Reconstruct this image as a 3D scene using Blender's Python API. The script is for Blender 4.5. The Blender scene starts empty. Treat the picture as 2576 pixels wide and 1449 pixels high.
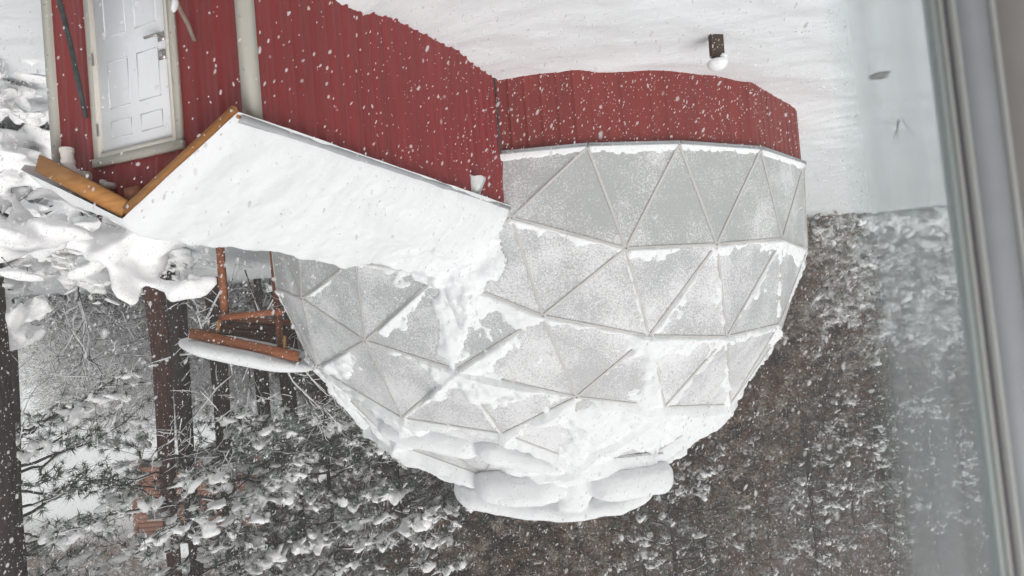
import bpy, bmesh, math, random
import numpy as np
from mathutils import Matrix, Vector
SC = bpy.context.scene
COL = SC.collection
PI = math.pi
rng = np.random.default_rng(11)
random.seed(11)

# ------------------------------------------------------------------ camera
# The photograph was taken with the phone upside down: the camera is rolled by 180 degrees (less 4.7).
CAM = np.array([0.0, 0.0, 3.6])
FW = np.array([0.0, 0.99986, -0.01667])
RT = np.array([0.9966, -0.00137, -0.08239])
UPV = np.array([0.0824, 0.01662, 0.99646])
F, W, H = 1450.0, 2576.0, 1449.0
cd = bpy.data.cameras.new('camera')
cam = bpy.data.objects.new('camera', cd)
COL.objects.link(cam)
m = Matrix.Identity(4)
for i in range(3):
    m[i][0] = -RT[i]; m[i][1] = -UPV[i]; m[i][2] = -FW[i]; m[i][3] = CAM[i]
cam.matrix_world = m
cd.sensor_width = 36.0
cd.lens = F / W * 36.0
cd.clip_start = 0.05
cd.clip_end = 600
cd.dof.use_dof = True
cd.dof.focus_distance = 11.0
cd.dof.aperture_fstop = 3.0
SC.camera = cam

# ------------------------------------------------------------------ overcast daylight
wd = bpy.data.worlds.new('World'); SC.world = wd; wd.use_nodes = True
wn = wd.node_tree; wn.nodes.clear()
sky = wn.nodes.new('ShaderNodeTexSky'); sky.sky_type = 'NISHITA'; sky.sun_disc = False
SUN_EL, SUN_ROT = math.radians(48), math.radians(200)
sky.sun_elevation = SUN_EL; sky.sun_rotation = SUN_ROT
sky.air_density = 1.0; sky.dust_density = 6.0; sky.ozone_density = 1.0
hs = wn.nodes.new('ShaderNodeHueSaturation'); hs.inputs['Saturation'].default_value = 0.20
bg = wn.nodes.new('ShaderNodeBackground'); bg.inputs['Strength'].default_value = 0.110
wo = wn.nodes.new('ShaderNodeOutputWorld')
wn.links.new(sky.outputs[0], hs.inputs['Color']); wn.links.new(hs.outputs[0], bg.inputs['Color'])
wn.links.new(bg.outputs[0], wo.inputs['Surface'])
sl = bpy.data.lights.new('sun', 'SUN'); sl.energy = 0.80; sl.angle = math.radians(40); sl.color = (1.0, 0.985, 0.97)
so = bpy.data.objects.new('sun', sl); COL.objects.link(so)
sd = Vector((math.sin(SUN_ROT) * math.cos(SUN_EL), math.cos(SUN_ROT) * math.cos(SUN_EL), math.sin(SUN_EL)))
so.rotation_euler = sd.to_track_quat('Z', 'Y').to_euler()
vs = SC.view_settings
vs.view_transform = 'Standard'; vs.look = 'None'; vs.gamma = 1.0; vs.use_curve_mapping = False
vs.exposure = 0.0
SC.cycles.use_denoising = True
SC.cycles.max_bounces = 6; SC.cycles.diffuse_bounces = 3; SC.cycles.glossy_bounces = 2
SC.cycles.transparent_max_bounces = 8; SC.cycles.volume_bounces = 1
SC.cycles.volume_step_rate = 4.0
SC.cycles.use_adaptive_sampling = True; SC.cycles.adaptive_threshold = 0.02

# ------------------------------------------------------------------ helpers
def at(x, y, d):
    """point seen at photograph pixel (x, y) (2576 x 1449 scale) at depth d metres"""
    return CAM + d * (FW + RT * ((W - x) - W / 2) / F - UPV * ((H - y) - H / 2) / F)

def hash3(i, j, k, s=0):
    n = (i.astype(np.int64) * 374761393 + j.astype(np.int64) * 668265263 + k.astype(np.int64) * 2147483647 + s * 974711) & 0xffffffff
    n = ((n ^ (n >> 13)) * 1274126177) & 0xffffffff
    n = (n ^ (n >> 16)) & 0xffffffff
    n = (n * 2246822519) & 0xffffffff
    return ((n ^ (n >> 15)) & 0xffffff) / float(0xffffff)

def vnoise(P, s=0):
    P = np.asarray(P, float); I = np.floor(P).astype(np.int64); f = P - I
    f = f * f * (3 - 2 * f)
    out = 0
    for a in (0, 1):
        wa = f[..., 0] if a else 1 - f[..., 0]
        for b in (0, 1):
            wb = f[..., 1] if b else 1 - f[..., 1]
            for c in (0, 1):
                wc = f[..., 2] if c else 1 - f[..., 2]
                out = out + wa * wb * wc * hash3(I[..., 0] + a, I[..., 1] + b, I[..., 2] + c, s)
    return out * 2 - 1

def fbm(P, oct=4, s=0):
    P = np.asarray(P, float); o = 0; a = 1.0; t = 0
    for i in range(oct):
        o = o + a * vnoise(P * (2 ** i) + 17.3 * i, s + i); t += a; a *= 0.5
    return o / t

def sstep(a, b, x):
    t = np.clip((x - a) / (b - a), 0, 1); return t * t * (3 - 2 * t)

def mesh_obj(name, V, T, mat=None, parent=None, smooth=False, ploc=None):
    """V (n,3) world coordinates, T list/array of faces"""
    me = bpy.data.meshes.new(name)
    V = np.asarray(V, float)
    T_arr = T if isinstance(T, np.ndarray) else None
    if T_arr is not None and T_arr.ndim == 2:
        k = T_arr.shape[1]
        me.vertices.add(len(V)); me.vertices.foreach_set('co', V.astype(np.float32).ravel())
        me.loops.add(T_arr.size); me.loops.foreach_set('vertex_index', T_arr.astype(np.int32).ravel())
        me.polygons.add(len(T_arr)); me.polygons.foreach_set('loop_start', np.arange(0, T_arr.size, k, dtype=np.int32))
        me.update(calc_edges=True)
    else:
        me.from_pydata([tuple(v) for v in V], [], [tuple(int(i) for i in f) for f in T]); me.update()
    if smooth:
        me.polygons.foreach_set('use_smooth', np.ones(len(me.polygons), bool))
    if mat: me.materials.append(mat)
    o = bpy.data.objects.new(name, me); COL.objects.link(o)
    if parent is not None: put(o, parent)
    return o

def put(o, parent):
    """parent o without moving it (parents are only translated / rotated about z)"""
    o.parent = parent
    inv = Matrix.Identity(4); p = parent
    if 'loc' in LOCS.get(p.name, {}): inv = Matrix.Translation(-Vector(LOCS[p.name]['loc']))
    o.matrix_parent_inverse = inv
LOCS = {}

def tag(o, label=None, cat=None, group=None, kind=None):
    if label: o['label'] = label
    if cat: o['category'] = cat
    if group: o['group'] = group
    if kind: o['kind'] = kind
    return o

def thing(name, loc, label, cat, group=None):
    o = bpy.data.objects.new(name, None); COL.objects.link(o)
    o.location = tuple(float(v) for v in loc); o.empty_display_size = 0.2
    LOCS[o.name] = {'loc': tuple(float(v) for v in loc)}
    return tag(o, label, cat, group)

class G:
    """collects geometry for one mesh"""
    def __init__(s): s.V = []; s.T = []; s.n = 0
    def add(s, V, T):
        V = np.asarray(V, float); s.V.append(V); T = np.asarray(T, int)
        if T.shape[1] == 4: T = np.concatenate([T[:, [0, 1, 2]], T[:, [0, 2, 3]]])
        s.T.append(T + s.n); s.n += len(V)
    def build(s, name, mat, parent=None, smooth=False):
        if not s.V: return None
        return mesh_obj(name, np.concatenate(s.V), np.concatenate(s.T), mat, parent, smooth)
    def box(s, c, ax, ay, az):
        """box with centre c and half axes"""
        c = np.asarray(c, float); ax, ay, az = (np.asarray(v, float) for v in (ax, ay, az))
        V = [c + sx * ax + sy * ay + sz * az for sx in (-1, 1) for sy in (-1, 1) for sz in (-1, 1)]
        s.add(V, [[0, 1, 3, 2], [4, 6, 7, 5], [0, 4, 5, 1], [2, 3, 7, 6], [0, 2, 6, 4], [1, 5, 7, 3]])
    def beam(s, a, b, w, h, up=(0, 0, 1)):
        a = np.asarray(a, float); b = np.asarray(b, float); d = b - a; L = np.linalg.norm(d); d = d / L
        sd = np.cross(d, up); sd /= np.linalg.norm(sd); u = np.cross(sd, d)
        s.box((a + b) / 2, d * L / 2, sd * w / 2, u * h / 2)
    def tube(s, P, r, n=6, cap=True):
        P = np.asarray(P, float); k = len(P); r = np.broadcast_to(np.asarray(r, float), (k,))
        D = np.gradient(P, axis=0); D /= np.linalg.norm(D, axis=1)[:, None] + 1e-9
        ref = np.array([0.31, 0.17, 0.94]) if abs(D[:, 2]).mean() < 0.8 else np.array([0.94, 0.31, 0.1])
        A = np.cross(D, ref); A /= np.linalg.norm(A, axis=1)[:, None] + 1e-9; B = np.cross(D, A)
        th = np.arange(n) * 2 * PI / n
        V = P[:, None] + r[:, None, None] * (A[:, None] * np.cos(th)[None, :, None] + B[:, None] * np.sin(th)[None, :, None])
        V = V.reshape(-1, 3); i = np.arange(n); j = (i + 1) % n
        Q = np.concatenate([np.stack([q * n + i, q * n + j, (q + 1) * n + j, (q + 1) * n + i], 1) for q in range(k - 1)])
        s.add(V, Q)
        if cap:
            for q, fl in ((0, 1), (k - 1, 0)):
                vv = np.concatenate([V[q * n:(q + 1) * n], P[q:q + 1]])
                t = np.stack([i, j, np.full(n, n)], 1)
                s.add(vv, t[:, ::-1] if fl == 0 else t)

def ico(sub):
    bm = bmesh.new(); bmesh.ops.create_icosphere(bm, subdivisions=sub, radius=1.0)
    V = np.array([v.co[:] for v in bm.verts]); bm.verts.index_update()
    T = np.array([[v.index for v in f.verts] for f in bm.faces]); bm.free(); return V, T
ICO1 = ico(1); ICO2 = ico(2); ICO3 = ico(3)
def blobs(g, C, D, S, base=None, jit=0.18, under=0.45):
    """many soft lumps at C, long axis D (m,3), half sizes S (m,3: along, across, up)"""
    base = base or ICO2
    C = np.asarray(C, float); D = np.asarray(D, float); S = np.asarray(S, float); mm = len(C)
    if mm == 0: return
    D = D / (np.linalg.norm(D, axis=1)[:, None] + 1e-9)
    A = np.cross([0, 0, 1.0], D); A += 1e-4; A /= np.linalg.norm(A, axis=1)[:, None]; B = np.cross(D, A)
    bv = base[0]; nv = len(bv)
    J = 1 + jit * rng.standard_normal((mm, nv, 1)).clip(-2, 2)
    L = bv[None] * S[:, None] * J
    low = L[:, :, 2] < 0
    L[:, :, 2] = np.where(low, L[:, :, 2] * under, L[:, :, 2])
    V = C[:, None] + L[:, :, :1] * D[:, None] + L[:, :, 1:2] * A[:, None] + L[:, :, 2:] * B[:, None]
    T = base[1][None] + (np.arange(mm) * nv)[:, None, None]
    g.add(V.reshape(-1, 3), T.reshape(-1, 3))

def remeshed(V, T, voxel, smooth=2):
    o = mesh_obj('tmp', V, np.asarray(T), None); md = o.modifiers.new('r', 'REMESH'); md.mode = 'VOXEL'; md.voxel_size = voxel
    if smooth: ms = o.modifiers.new('s', 'SMOOTH'); ms.iterations = smooth; ms.factor = 0.5
    dg = bpy.context.evaluated_depsgraph_get(); ev = o.evaluated_get(dg); me = ev.to_mesh(); me.calc_loop_triangles()
    n = len(me.vertices); Vv = np.empty(n * 3, np.float32); me.vertices.foreach_get('co', Vv)
    k = len(me.loop_triangles); Tt = np.empty(k * 3, np.int32); me.loop_triangles.foreach_get('vertices', Tt)
    ev.to_mesh_clear(); md_ = o.data; bpy.data.objects.remove(o); bpy.data.meshes.remove(md_)
    return Vv.reshape(-1, 3).astype(float), Tt.reshape(-1, 3)
CLUMPS = []
for q in range(7):
    gg = G(); kk = int(rng.integers(5, 10)); C = rng.standard_normal((kk, 3)) * [0.62, 0.48, 0.26]; rr = rng.uniform(0.22, 0.55, kk)
    blobs(gg, C, rng.standard_normal((kk, 3)), np.stack([rr * rng.uniform(.9, 1.6, kk), rr, rr * 0.8], 1), ICO2, 0.1)
    V, T = remeshed(np.concatenate(gg.V), np.concatenate(gg.T), 0.27, 1); V = V - V.mean(0); CLUMPS.append((V + 0.10 * fbm(V * 2.1, 2, q)[:, None], T))
def clumps(g, C, D, S):
    C = np.asarray(C); D = np.asarray(D); S = np.asarray(S); w = rng.integers(0, len(CLUMPS), len(C))
    for q in range(len(CLUMPS)):
        m_ = w == q
        if m_.any(): blobs(g, C[m_], D[m_] * [1, 1, 0.25], S[m_] * [1, 1, 1.5], CLUMPS[q], 0.04, 0.8)

def blades(g, C, D, k, ln, wd, spread=0.9):
    """needle bursts: k thin triangles from each C about direction D"""
    C = np.repeat(np.asarray(C, float), k, 0); D = np.repeat(np.asarray(D, float), k, 0); mm = len(C)
    if mm == 0: return
    d = D + spread * rng.standard_normal((mm, 3)); d /= np.linalg.norm(d, axis=1)[:, None]
    L = ln * rng.uniform(0.6, 1.15, (mm, 1)); sd = np.cross(d, rng.standard_normal((mm, 3))); sd /= np.linalg.norm(sd, axis=1)[:, None] + 1e-9
    V = np.stack([C - sd * wd, C + sd * wd, C + d * L], 1).reshape(-1, 3)
    g.add(V, np.arange(mm * 3).reshape(-1, 3))

# ------------------------------------------------------------------ materials
def mat(name, col, rough=0.7, noise=None, bump=None, spec=0.3, stretch=(1, 1, 1), col2=None, metal=0.0, sss=0.0):
    """principled material; noise=(scale, amount) varies the colour towards col2, bump=(scale, strength, distance)"""
    m = bpy.data.materials.new(name); m.use_nodes = True
    nt = m.node_tree; b = nt.nodes['Principled BSDF']
    b.inputs['Base Color'].default_value = (*col, 1); b.inputs['Roughness'].default_value = rough
    b.inputs['Specular IOR Level'].default_value = spec; b.inputs['Metallic'].default_value = metal
    tc = nt.nodes.new('ShaderNodeTexCoord'); mp = nt.nodes.new('ShaderNodeMapping'); mp.inputs['Scale'].default_value = stretch
    nt.links.new(tc.outputs['Object'], mp.inputs['Vector'])
    if noise:
        n = nt.nodes.new('ShaderNodeTexNoise'); n.inputs['Scale'].default_value = noise[0]; n.inputs['Detail'].default_value = 6
        nt.links.new(mp.outputs[0], n.inputs['Vector'])
        r = nt.nodes.new('ShaderNodeMapRange'); r.inputs['From Min'].default_value = 0.35; r.inputs['From Max'].default_value = 0.7
        r.inputs['To Max'].default_value = noise[1]
        nt.links.new(n.outputs['Fac'], r.inputs['Value'])
        x = nt.nodes.new('ShaderNodeMix'); x.data_type = 'RGBA'
        x.inputs['A'].default_value = (*col, 1); x.inputs['B'].default_value = (*(col2 or tuple(c * 0.6 for c in col)), 1)
        nt.links.new(r.outputs[0], x.inputs['Factor']); nt.links.new(x.outputs['Result'], b.inputs['Base Color'])
    if bump:
        n2 = nt.nodes.new('ShaderNodeTexNoise'); n2.inputs['Scale'].default_value = bump[0]; n2.inputs['Detail'].default_value = 8
        nt.links.new(mp.outputs[0], n2.inputs['Vector'])
        bp = nt.nodes.new('ShaderNodeBump'); bp.inputs['Strength'].default_value = bump[1]; bp.inputs['Distance'].default_value = bump[2]
        nt.links.new(n2.outputs['Fac'], bp.inputs['Height']); nt.links.new(bp.outputs[0], b.inputs['Normal'])
    return m

M = {}
M['snow'] = mat('snow', (0.84, 0.86, 0.87), 0.75, bump=(7, 0.35, 0.05), spec=0.15)
M['ground_snow'] = mat('ground_snow', (0.83, 0.87, 0.885), 0.8, bump=(5, 0.35, 0.04), spec=0.1, stretch=(1, 1.8, 1))
M['tree_snow'] = mat('tree_snow', (0.94, 0.945, 0.95), 0.8, bump=(14, 0.4, 0.03), spec=0.1)
M['red'] = mat('red_painted_steel', (0.265, 0.036, 0.037), 0.5, noise=(2.2, 0.8), col2=(0.205, 0.031, 0.031), spec=0.35, stretch=(2.5, 2.5, 0.35))
M['red_riser'] = mat('red_weathered_steel', (0.235, 0.040, 0.034), 0.55, noise=(2.0, 0.8), col2=(0.18, 0.036, 0.032), spec=0.3, stretch=(2.5, 2.5, 0.35))
M['trim'] = mat('beige_steel_trim', (0.50, 0.49, 0.43), 0.45, noise=(4, 0.3), col2=(0.42, 0.41, 0.36))
M['flash'] = mat('grey_flashing', (0.42, 0.44, 0.46), 0.4, noise=(6, 0.4))
M['door'] = mat('white_door_paint', (0.80, 0.83, 0.86), 0.4, noise=(3, 0.3), col2=(0.76, 0.78, 0.80))
M['jamb'] = mat('cream_door_frame', (0.70, 0.67, 0.60), 0.5, noise=(5, 0.3), col2=(0.62, 0.58, 0.52))
M['steel'] = mat('satin_nickel', (0.45, 0.43, 0.42), 0.35, metal=0.8)
M['fascia'] = mat('fresh_pine_board', (0.56, 0.27, 0.085), 0.6, noise=(5, 0.8), col2=(0.40, 0.165, 0.05), stretch=(1.2, 1.2, 7), bump=(20, 0.2, 0.01))
M['block'] = mat('brown_timber_block', (0.30, 0.11, 0.05), 0.65, noise=(8, 0.6))
M['timber'] = mat('stained_timber', (0.34, 0.115, 0.042), 0.65, noise=(5, 0.9), col2=(0.20, 0.06, 0.024), stretch=(1.5, 1.5, 5), bump=(16, 0.4, 0.01))
M['dark_timber'] = mat('dark_timber', (0.12, 0.045, 0.022), 0.65, noise=(4, 0.6), stretch=(1, 1, 4))
M['pvc'] = mat('white_pvc', (0.74, 0.71, 0.67), 0.4, noise=(9, 0.3), col2=(0.62, 0.58, 0.53))
M['vent'] = mat('white_plastic', (0.68, 0.70, 0.70), 0.45, noise=(9, 0.2))
M['pole_dark'] = mat('dark_wet_pole', (0.035, 0.04, 0.042), 0.5, noise=(14, 0.7), col2=(0.10, 0.11, 0.11))
M['pole_brown'] = mat('weathered_branch', (0.20, 0.14, 0.10), 0.7, noise=(16, 0.8), col2=(0.34, 0.29, 0.25))
M['bark_red'] = mat('ponderosa_bark', (0.14, 0.052, 0.034), 0.9, noise=(5, 0.9), col2=(0.022, 0.016, 0.015), stretch=(2.2, 2.2, 0.5), bump=(9, 1.0, 0.08))
M['bark'] = mat('dark_bark', (0.040, 0.028, 0.024), 0.9, noise=(6, 0.9), col2=(0.016, 0.014, 0.014), stretch=(2.2, 2.2, 0.5), bump=(9, 1.0, 0.06))
M['twig'] = mat('dark_twig', (0.045, 0.036, 0.036), 0.85, noise=(12, 0.7))
M['needle'] = mat('pine_needles', (0.045, 0.078, 0.052), 0.7, noise=(0.8, 0.9), col2=(0.070, 0.085, 0.050), spec=0.2)
M['frost'] = mat('frosted_needles', (0.42, 0.46, 0.44), 0.8, noise=(0.8, 0.9), col2=(0.22, 0.27, 0.235), spec=0.1)
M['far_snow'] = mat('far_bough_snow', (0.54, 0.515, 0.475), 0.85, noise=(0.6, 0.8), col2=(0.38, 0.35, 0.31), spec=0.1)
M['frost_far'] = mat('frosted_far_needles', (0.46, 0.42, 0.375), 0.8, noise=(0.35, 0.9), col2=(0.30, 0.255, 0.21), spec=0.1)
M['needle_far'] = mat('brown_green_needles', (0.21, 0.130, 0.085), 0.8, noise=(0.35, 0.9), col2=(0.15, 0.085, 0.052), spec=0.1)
M['post'] = mat('brown_post', (0.085, 0.060, 0.045), 0.8, noise=(9, 0.8), stretch=(3, 3, 0.6), bump=(15, 0.5, 0.02))
M['rock'] = mat('grey_rock', (0.20, 0.19, 0.18), 0.9, noise=(5, 0.8), bump=(8, 0.8, 0.05))
M['cabin'] = mat('orange_log', (0.30, 0.105, 0.045), 0.7, noise=(3, 0.7))
M['glass_dark'] = mat('dark_window_glass', (0.03, 0.035, 0.04), 0.1)
M['frame_grey'] = mat('grey_vinyl_frame', (0.34, 0.35, 0.37), 0.5, noise=(30, 0.15))
M['sash_grey'] = mat('sash_grey_green', (0.34, 0.38, 0.37), 0.5)
M['frame_light'] = mat('pale_vinyl_ridge', (0.46, 0.47, 0.45), 0.5)
M['gasket'] = mat('dark_gasket', (0.17, 0.16, 0.175), 0.6)
M['wall_in'] = mat('taupe_interior_wall', (0.36, 0.345, 0.33), 0.8, noise=(20, 0.15))
M['batten'] = mat('panel_joint_strip', (0.57, 0.56, 0.54), 0.5, noise=(3, 0.6), col2=(0.50, 0.48, 0.455))

fm = bpy.data.materials.new('snowflake'); fm.use_nodes = True; nt = fm.node_tree; nt.nodes.clear()      # loose crystals: light passes through
o_ = nt.nodes.new('ShaderNodeOutputMaterial'); a_ = nt.nodes.new('ShaderNodeBsdfDiffuse'); b_ = nt.nodes.new('ShaderNodeBsdfTranslucent'); c_ = nt.nodes.new('ShaderNodeMixShader'); d_ = nt.nodes.new('ShaderNodeBsdfTransparent'); e_ = nt.nodes.new('ShaderNodeMixShader')
a_.inputs[0].default_value = b_.inputs[0].default_value = (1, 1, 1, 1); c_.inputs[0].default_value = 0.5; e_.inputs[0].default_value = 0.35
nt.links.new(a_.outputs[0], c_.inputs[1]); nt.links.new(b_.outputs[0], c_.inputs[2]); nt.links.new(c_.outputs[0], e_.inputs[1]); nt.links.new(d_.outputs[0], e_.inputs[2]); nt.links.new(e_.outputs[0], o_.inputs[0]); M['flake'] = fm

def dusted(name, base, base2, cover, snowcol=(0.87, 0.875, 0.885)):
    """smooth twin-wall sheet with wind-blown snow grains stuck to it"""
    m = bpy.data.materials.new(name); m.use_nodes = True
    nt = m.node_tree; b = nt.nodes['Principled BSDF']; b.inputs['Roughness'].default_value = 0.5; b.inputs['Specular IOR Level'].default_value = 0.25
    tc = nt.nodes.new('ShaderNodeTexCoord')
    def noise(s, d, off=0.0):
        mp = nt.nodes.new('ShaderNodeMapping'); mp.inputs['Location'].default_value = (off, off, off)
        nt.links.new(tc.outputs['Object'], mp.inputs[0])
        n = nt.nodes.new('ShaderNodeTexNoise'); n.inputs['Scale'].default_value = s; n.inputs['Detail'].default_value = d
        n.inputs['Roughness'].default_value = 0.65
        nt.links.new(mp.outputs[0], n.inputs['Vector']); return n.outputs['Fac']
    big = noise(0.9, 3, 3.1); fine = noise(36, 4); blot = noise(0.35, 3, 9.0)
    a = nt.nodes.new('ShaderNodeMath'); a.operation = 'MULTIPLY_ADD'; a.inputs[1].default_value = 0.75
    nt.links.new(big, a.inputs[0]); nt.links.new(fine, a.inputs[2])
    r = nt.nodes.new('ShaderNodeMapRange'); r.inputs['From Min'].default_value = 0.98 - cover; r.inputs['From Max'].default_value = 1.20 - cover; r.inputs['To Max'].default_value = 0.80
    nt.links.new(a.outputs[0], r.inputs['Value'])
    mx0 = nt.nodes.new('ShaderNodeMix'); mx0.data_type = 'RGBA'; mx0.inputs['A'].default_value = (*base, 1); mx0.inputs['B'].default_value = (*base2, 1)
    nt.links.new(blot, mx0.inputs['Factor'])
    mx = nt.nodes.new('ShaderNodeMix'); mx.data_type = 'RGBA'; mx.inputs['B'].default_value = (*snowcol, 1)
    nt.links.new(mx0.outputs['Result'], mx.inputs['A']); nt.links.new(r.outputs[0], mx.inputs['Factor'])
    nt.links.new(mx.outputs['Result'], b.inputs['Base Color'])
    bp = nt.nodes.new('ShaderNodeBump'); bp.inputs['Strength'].default_value = 0.35; bp.inputs['Distance'].default_value = 0.02
    nt.links.new(r.outputs[0], bp.inputs['Height']); nt.links.new(bp.outputs[0], b.inputs['Normal'])
    return m
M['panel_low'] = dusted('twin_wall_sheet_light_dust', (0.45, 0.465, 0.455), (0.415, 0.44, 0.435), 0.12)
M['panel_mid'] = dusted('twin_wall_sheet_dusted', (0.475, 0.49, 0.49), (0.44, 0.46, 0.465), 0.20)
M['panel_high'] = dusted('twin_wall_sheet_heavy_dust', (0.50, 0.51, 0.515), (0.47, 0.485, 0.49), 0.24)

# ------------------------------------------------------------------ key places
DC = np.array([-0.725, 15.93, 1.715]); R = 6.8; ZB = 1.30        # dome centre, radius, level of its base ring
NEAR = np.array([1.828, 4.285, 0.0]); AX = np.array([-0.347, 0.9378, 0.0]); PE = np.array([0.9378, 0.347, 0.0])
VW, VL = 2.2, 5.23          # vestibule width and length to the dome
EAVE, RIDGE = 2.17, 2.72
def V3(t, w, z): return NEAR + AX * t + PE * w + np.array([0, 0, z])

# ------------------------------------------------------------------ terrain
def ground(x, y):
    x = np.asarray(x, float); y = np.asarray(y, float)
    z = 0.10 * fbm(np.stack([x * .25, y * .25, 0 * x], -1), 3, 5)
    right = sstep(-1.0, 6.0, x - 0.02 * y)
    z = z + right * (1.9 * sstep(9, 24, y))
    # steep wooded hillside behind on the right, gentler one behind on the left
    z = z + right * sstep(-2, 8, x - 0.05 * (y - 25)) * 0.60 * np.clip(y - 27, 0, 60) * sstep(24, 32, y)
    z = z + (1 - right * sstep(-2, 8, x)) * 0.42 * np.clip(y - 46, 0, 80)
    # drift thrown against the side wall of the vestibule
    px, py = x - NEAR[0], y - NEAR[1]
    t = px * AX[0] + py * AX[1]; w = px * PE[0] + py * PE[1]
    drift = np.interp(t, [-3, -1, 0.2, 1.2, 3.0, 5.2, 6.0], [0.0, 0.55, 0.72, 0.62, 0.28, 0.02, 0.0])
    drift = drift + 0.05 * fbm(np.stack([t * 2.1, 0 * t, 0 * t + 3], -1), 3, 9)
    z = z + np.where(w < 0.3, drift * np.exp(-np.clip(-w, 0, 9) / 0.95), drift * np.exp(-np.clip(w, 0, 9) / 0.7))
    # scour round the dome
    rr = np.hypot(x - DC[0], y - DC[1]); az = np.degrees(np.arctan2(x - DC[0], -(y - DC[1])))
    edge = np.interp(az, [-110, -70, -56, -42, -28, -14, 0, 10], [0.35, 0.22, 0.06, -0.02, -0.06, 0.02, 0.06, 0.1])
    z = z + edge * np.exp(-np.clip(rr - 6.7, 0, 9) / 0.8)
    # soft wind ripples and old tracks
    near = sstep(40, 10, y)
    p = np.stack([x * 0.75 + 0.3 * y, y * 1.25, 0 * x], -1)
    z = z + near * (0.07 * (1 - np.abs(fbm(p, 5, 21))) ** 2 + 0.022 * fbm(p * 2.1, 4, 33) + 0.08 * fbm(np.stack([x * 0.45, y * 0.55, 0 * x], -1), 3, 37))
    return z

def terrain():
    xs = np.concatenate([np.linspace(-95, -24, 50), np.arange(-23.7, 9, 0.135), np.linspace(9.2, 80, 60)])
    ys = np.concatenate([np.arange(-4, 3, 0.5), np.arange(3.0, 17, 0.085), np.arange(17, 42, 0.3), np.linspace(42.5, 130, 60)])
    X, Y = np.meshgrid(xs, ys); Z = ground(X, Y)
    V = np.stack([X, Y, Z], -1).reshape(-1, 3); nx = len(xs); ny = len(ys)
    i = np.arange(nx - 1)[None] + nx * np.arange(ny - 1)[:, None]; i = i.ravel()
    o = mesh_obj('snow_ground', V, np.stack([i, i + 1, i + nx + 1, i + nx], 1), M['ground_snow'], smooth=True)
    tag(o, 'rippled white snow covering the ground around the dome', kind='structure')
terrain()
def gz(x, y): return float(ground(np.array([x]), np.array([y]))[0])

# ------------------------------------------------------------------ geodesic dome
def sph(az, el, r=R):
    az = np.radians(az); el = np.radians(el)
    return DC + r * np.stack([np.cos(el) * np.sin(az), -np.cos(el) * np.cos(az), np.sin(el)], -1)
EB = math.degrees(math.asin((ZB - DC[2]) / R))
front = {'h1': (2.3, 19.1), 'h2': (-14.4, 23.7), 'h3': (-30.9, 25.5), 'B': (-50.6, 25.2), 'u1': (17.3, 26.8), 'u2': (-2.6, 33.3),
         'u3': (-21.5, 37.9), 'w2': (-3.3, 50.3), 'w3': (-29.7, 53.3), 'w0': (34.8, 36.9), 'u0': (33.5, 21.2), 'um': (48.0, 13.3),
         'l1': (5.4, 5.2), 'l2': (-10.1, 10.5), 'l3': (-25.1, 10.7), 'l4': (-41.9, 10.1), 'w1': (12.5, 40.5), 'A': (16.7, 11.9), 'hp': (30.7, 8.5)}
fixed = [sph(*v) for v in front.values()]
baz = [-56.3, -35.9, -19.2, -5.6, 9.5] + [9.5 + 294.2 / 17 * k for k in range(1, 17)]
BASE = [sph(a, EB) for a in sorted(((a + 180) % 360) - 180 for a in baz)]
fixed = np.array(fixed + BASE)
# free joints: spread evenly between the known ones
k = np.arange(150); ph = np.arccos(1 - 2 * (k + 0.5) / 150); th = PI * (1 + 5 ** 0.5) * k
fr = DC + R * np.stack([np.cos(th) * np.sin(ph), np.sin(th) * np.sin(ph), np.cos(ph)], 1)
fr = fr[fr[:, 2] > ZB + 1.0]
fr = fr[np.array([np.linalg.norm(fixed - q, axis=1).min() > 1.35 for q in fr])]
for it in range(120):
    P = np.concatenate([fixed, fr]); D = fr[:, None] - P[None]; L = np.linalg.norm(D, axis=2) + 1e-6
    wgt = np.where((L > 1e-3) & (L < 3.4), (1 / L ** 3), 0)
    fr = fr + np.clip((D * wgt[..., None]).sum(1) * 0.35, -0.12, 0.12)
    fr = DC + (fr - DC) / np.linalg.norm(fr - DC, axis=1)[:, None] * R
    fr[:, 2] = np.maximum(fr[:, 2], ZB + 0.9)
DV = np.concatenate([fixed, fr])
bm = bmesh.new()
for q in DV: bm.verts.new(q)
bm.verts.ensure_lookup_table(); bm.verts.index_update()
bmesh.ops.convex_hull(bm, input=bm.verts[:])
bm.faces.ensure_lookup_table()
bmesh.ops.triangulate(bm, faces=bm.faces[:])
DT = []
for f in bm.faces:
    ids = [v.index for v in f.verts]
    c = np.mean([DV[i] for i in ids], 0); nn = np.array(f.normal[:])
    if np.dot(nn, c - DC) < 0: ids = ids[::-1]
    if np.mean([DV[i][2] for i in ids]) > ZB + 0.05: DT.append(ids)
bm.free()

dome = thing('geodesic_dome', (DC[0], DC[1], 0.0), 'large faceted grey greenhouse dome on a red riser wall, patched with snow', 'dome')
for ids in DT:
    P = DV[ids]; c = P.mean(0); n = np.cross(P[1] - P[0], P[2] - P[0]); n /= np.linalg.norm(n)
    Q = c + (P - c) * 0.985
    el = math.degrees(math.asin((c[2] - DC[2]) / R))
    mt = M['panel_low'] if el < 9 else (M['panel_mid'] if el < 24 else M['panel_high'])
    V = np.concatenate([Q, Q - n * 0.03])
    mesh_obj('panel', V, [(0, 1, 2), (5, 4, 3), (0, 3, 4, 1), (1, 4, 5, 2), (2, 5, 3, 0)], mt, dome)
edges = {}
for ids in DT:
    for a, b in ((0, 1), (1, 2), (2, 0)):
        edges.setdefault(tuple(sorted((ids[a], ids[b]))), []).append(ids)
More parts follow.
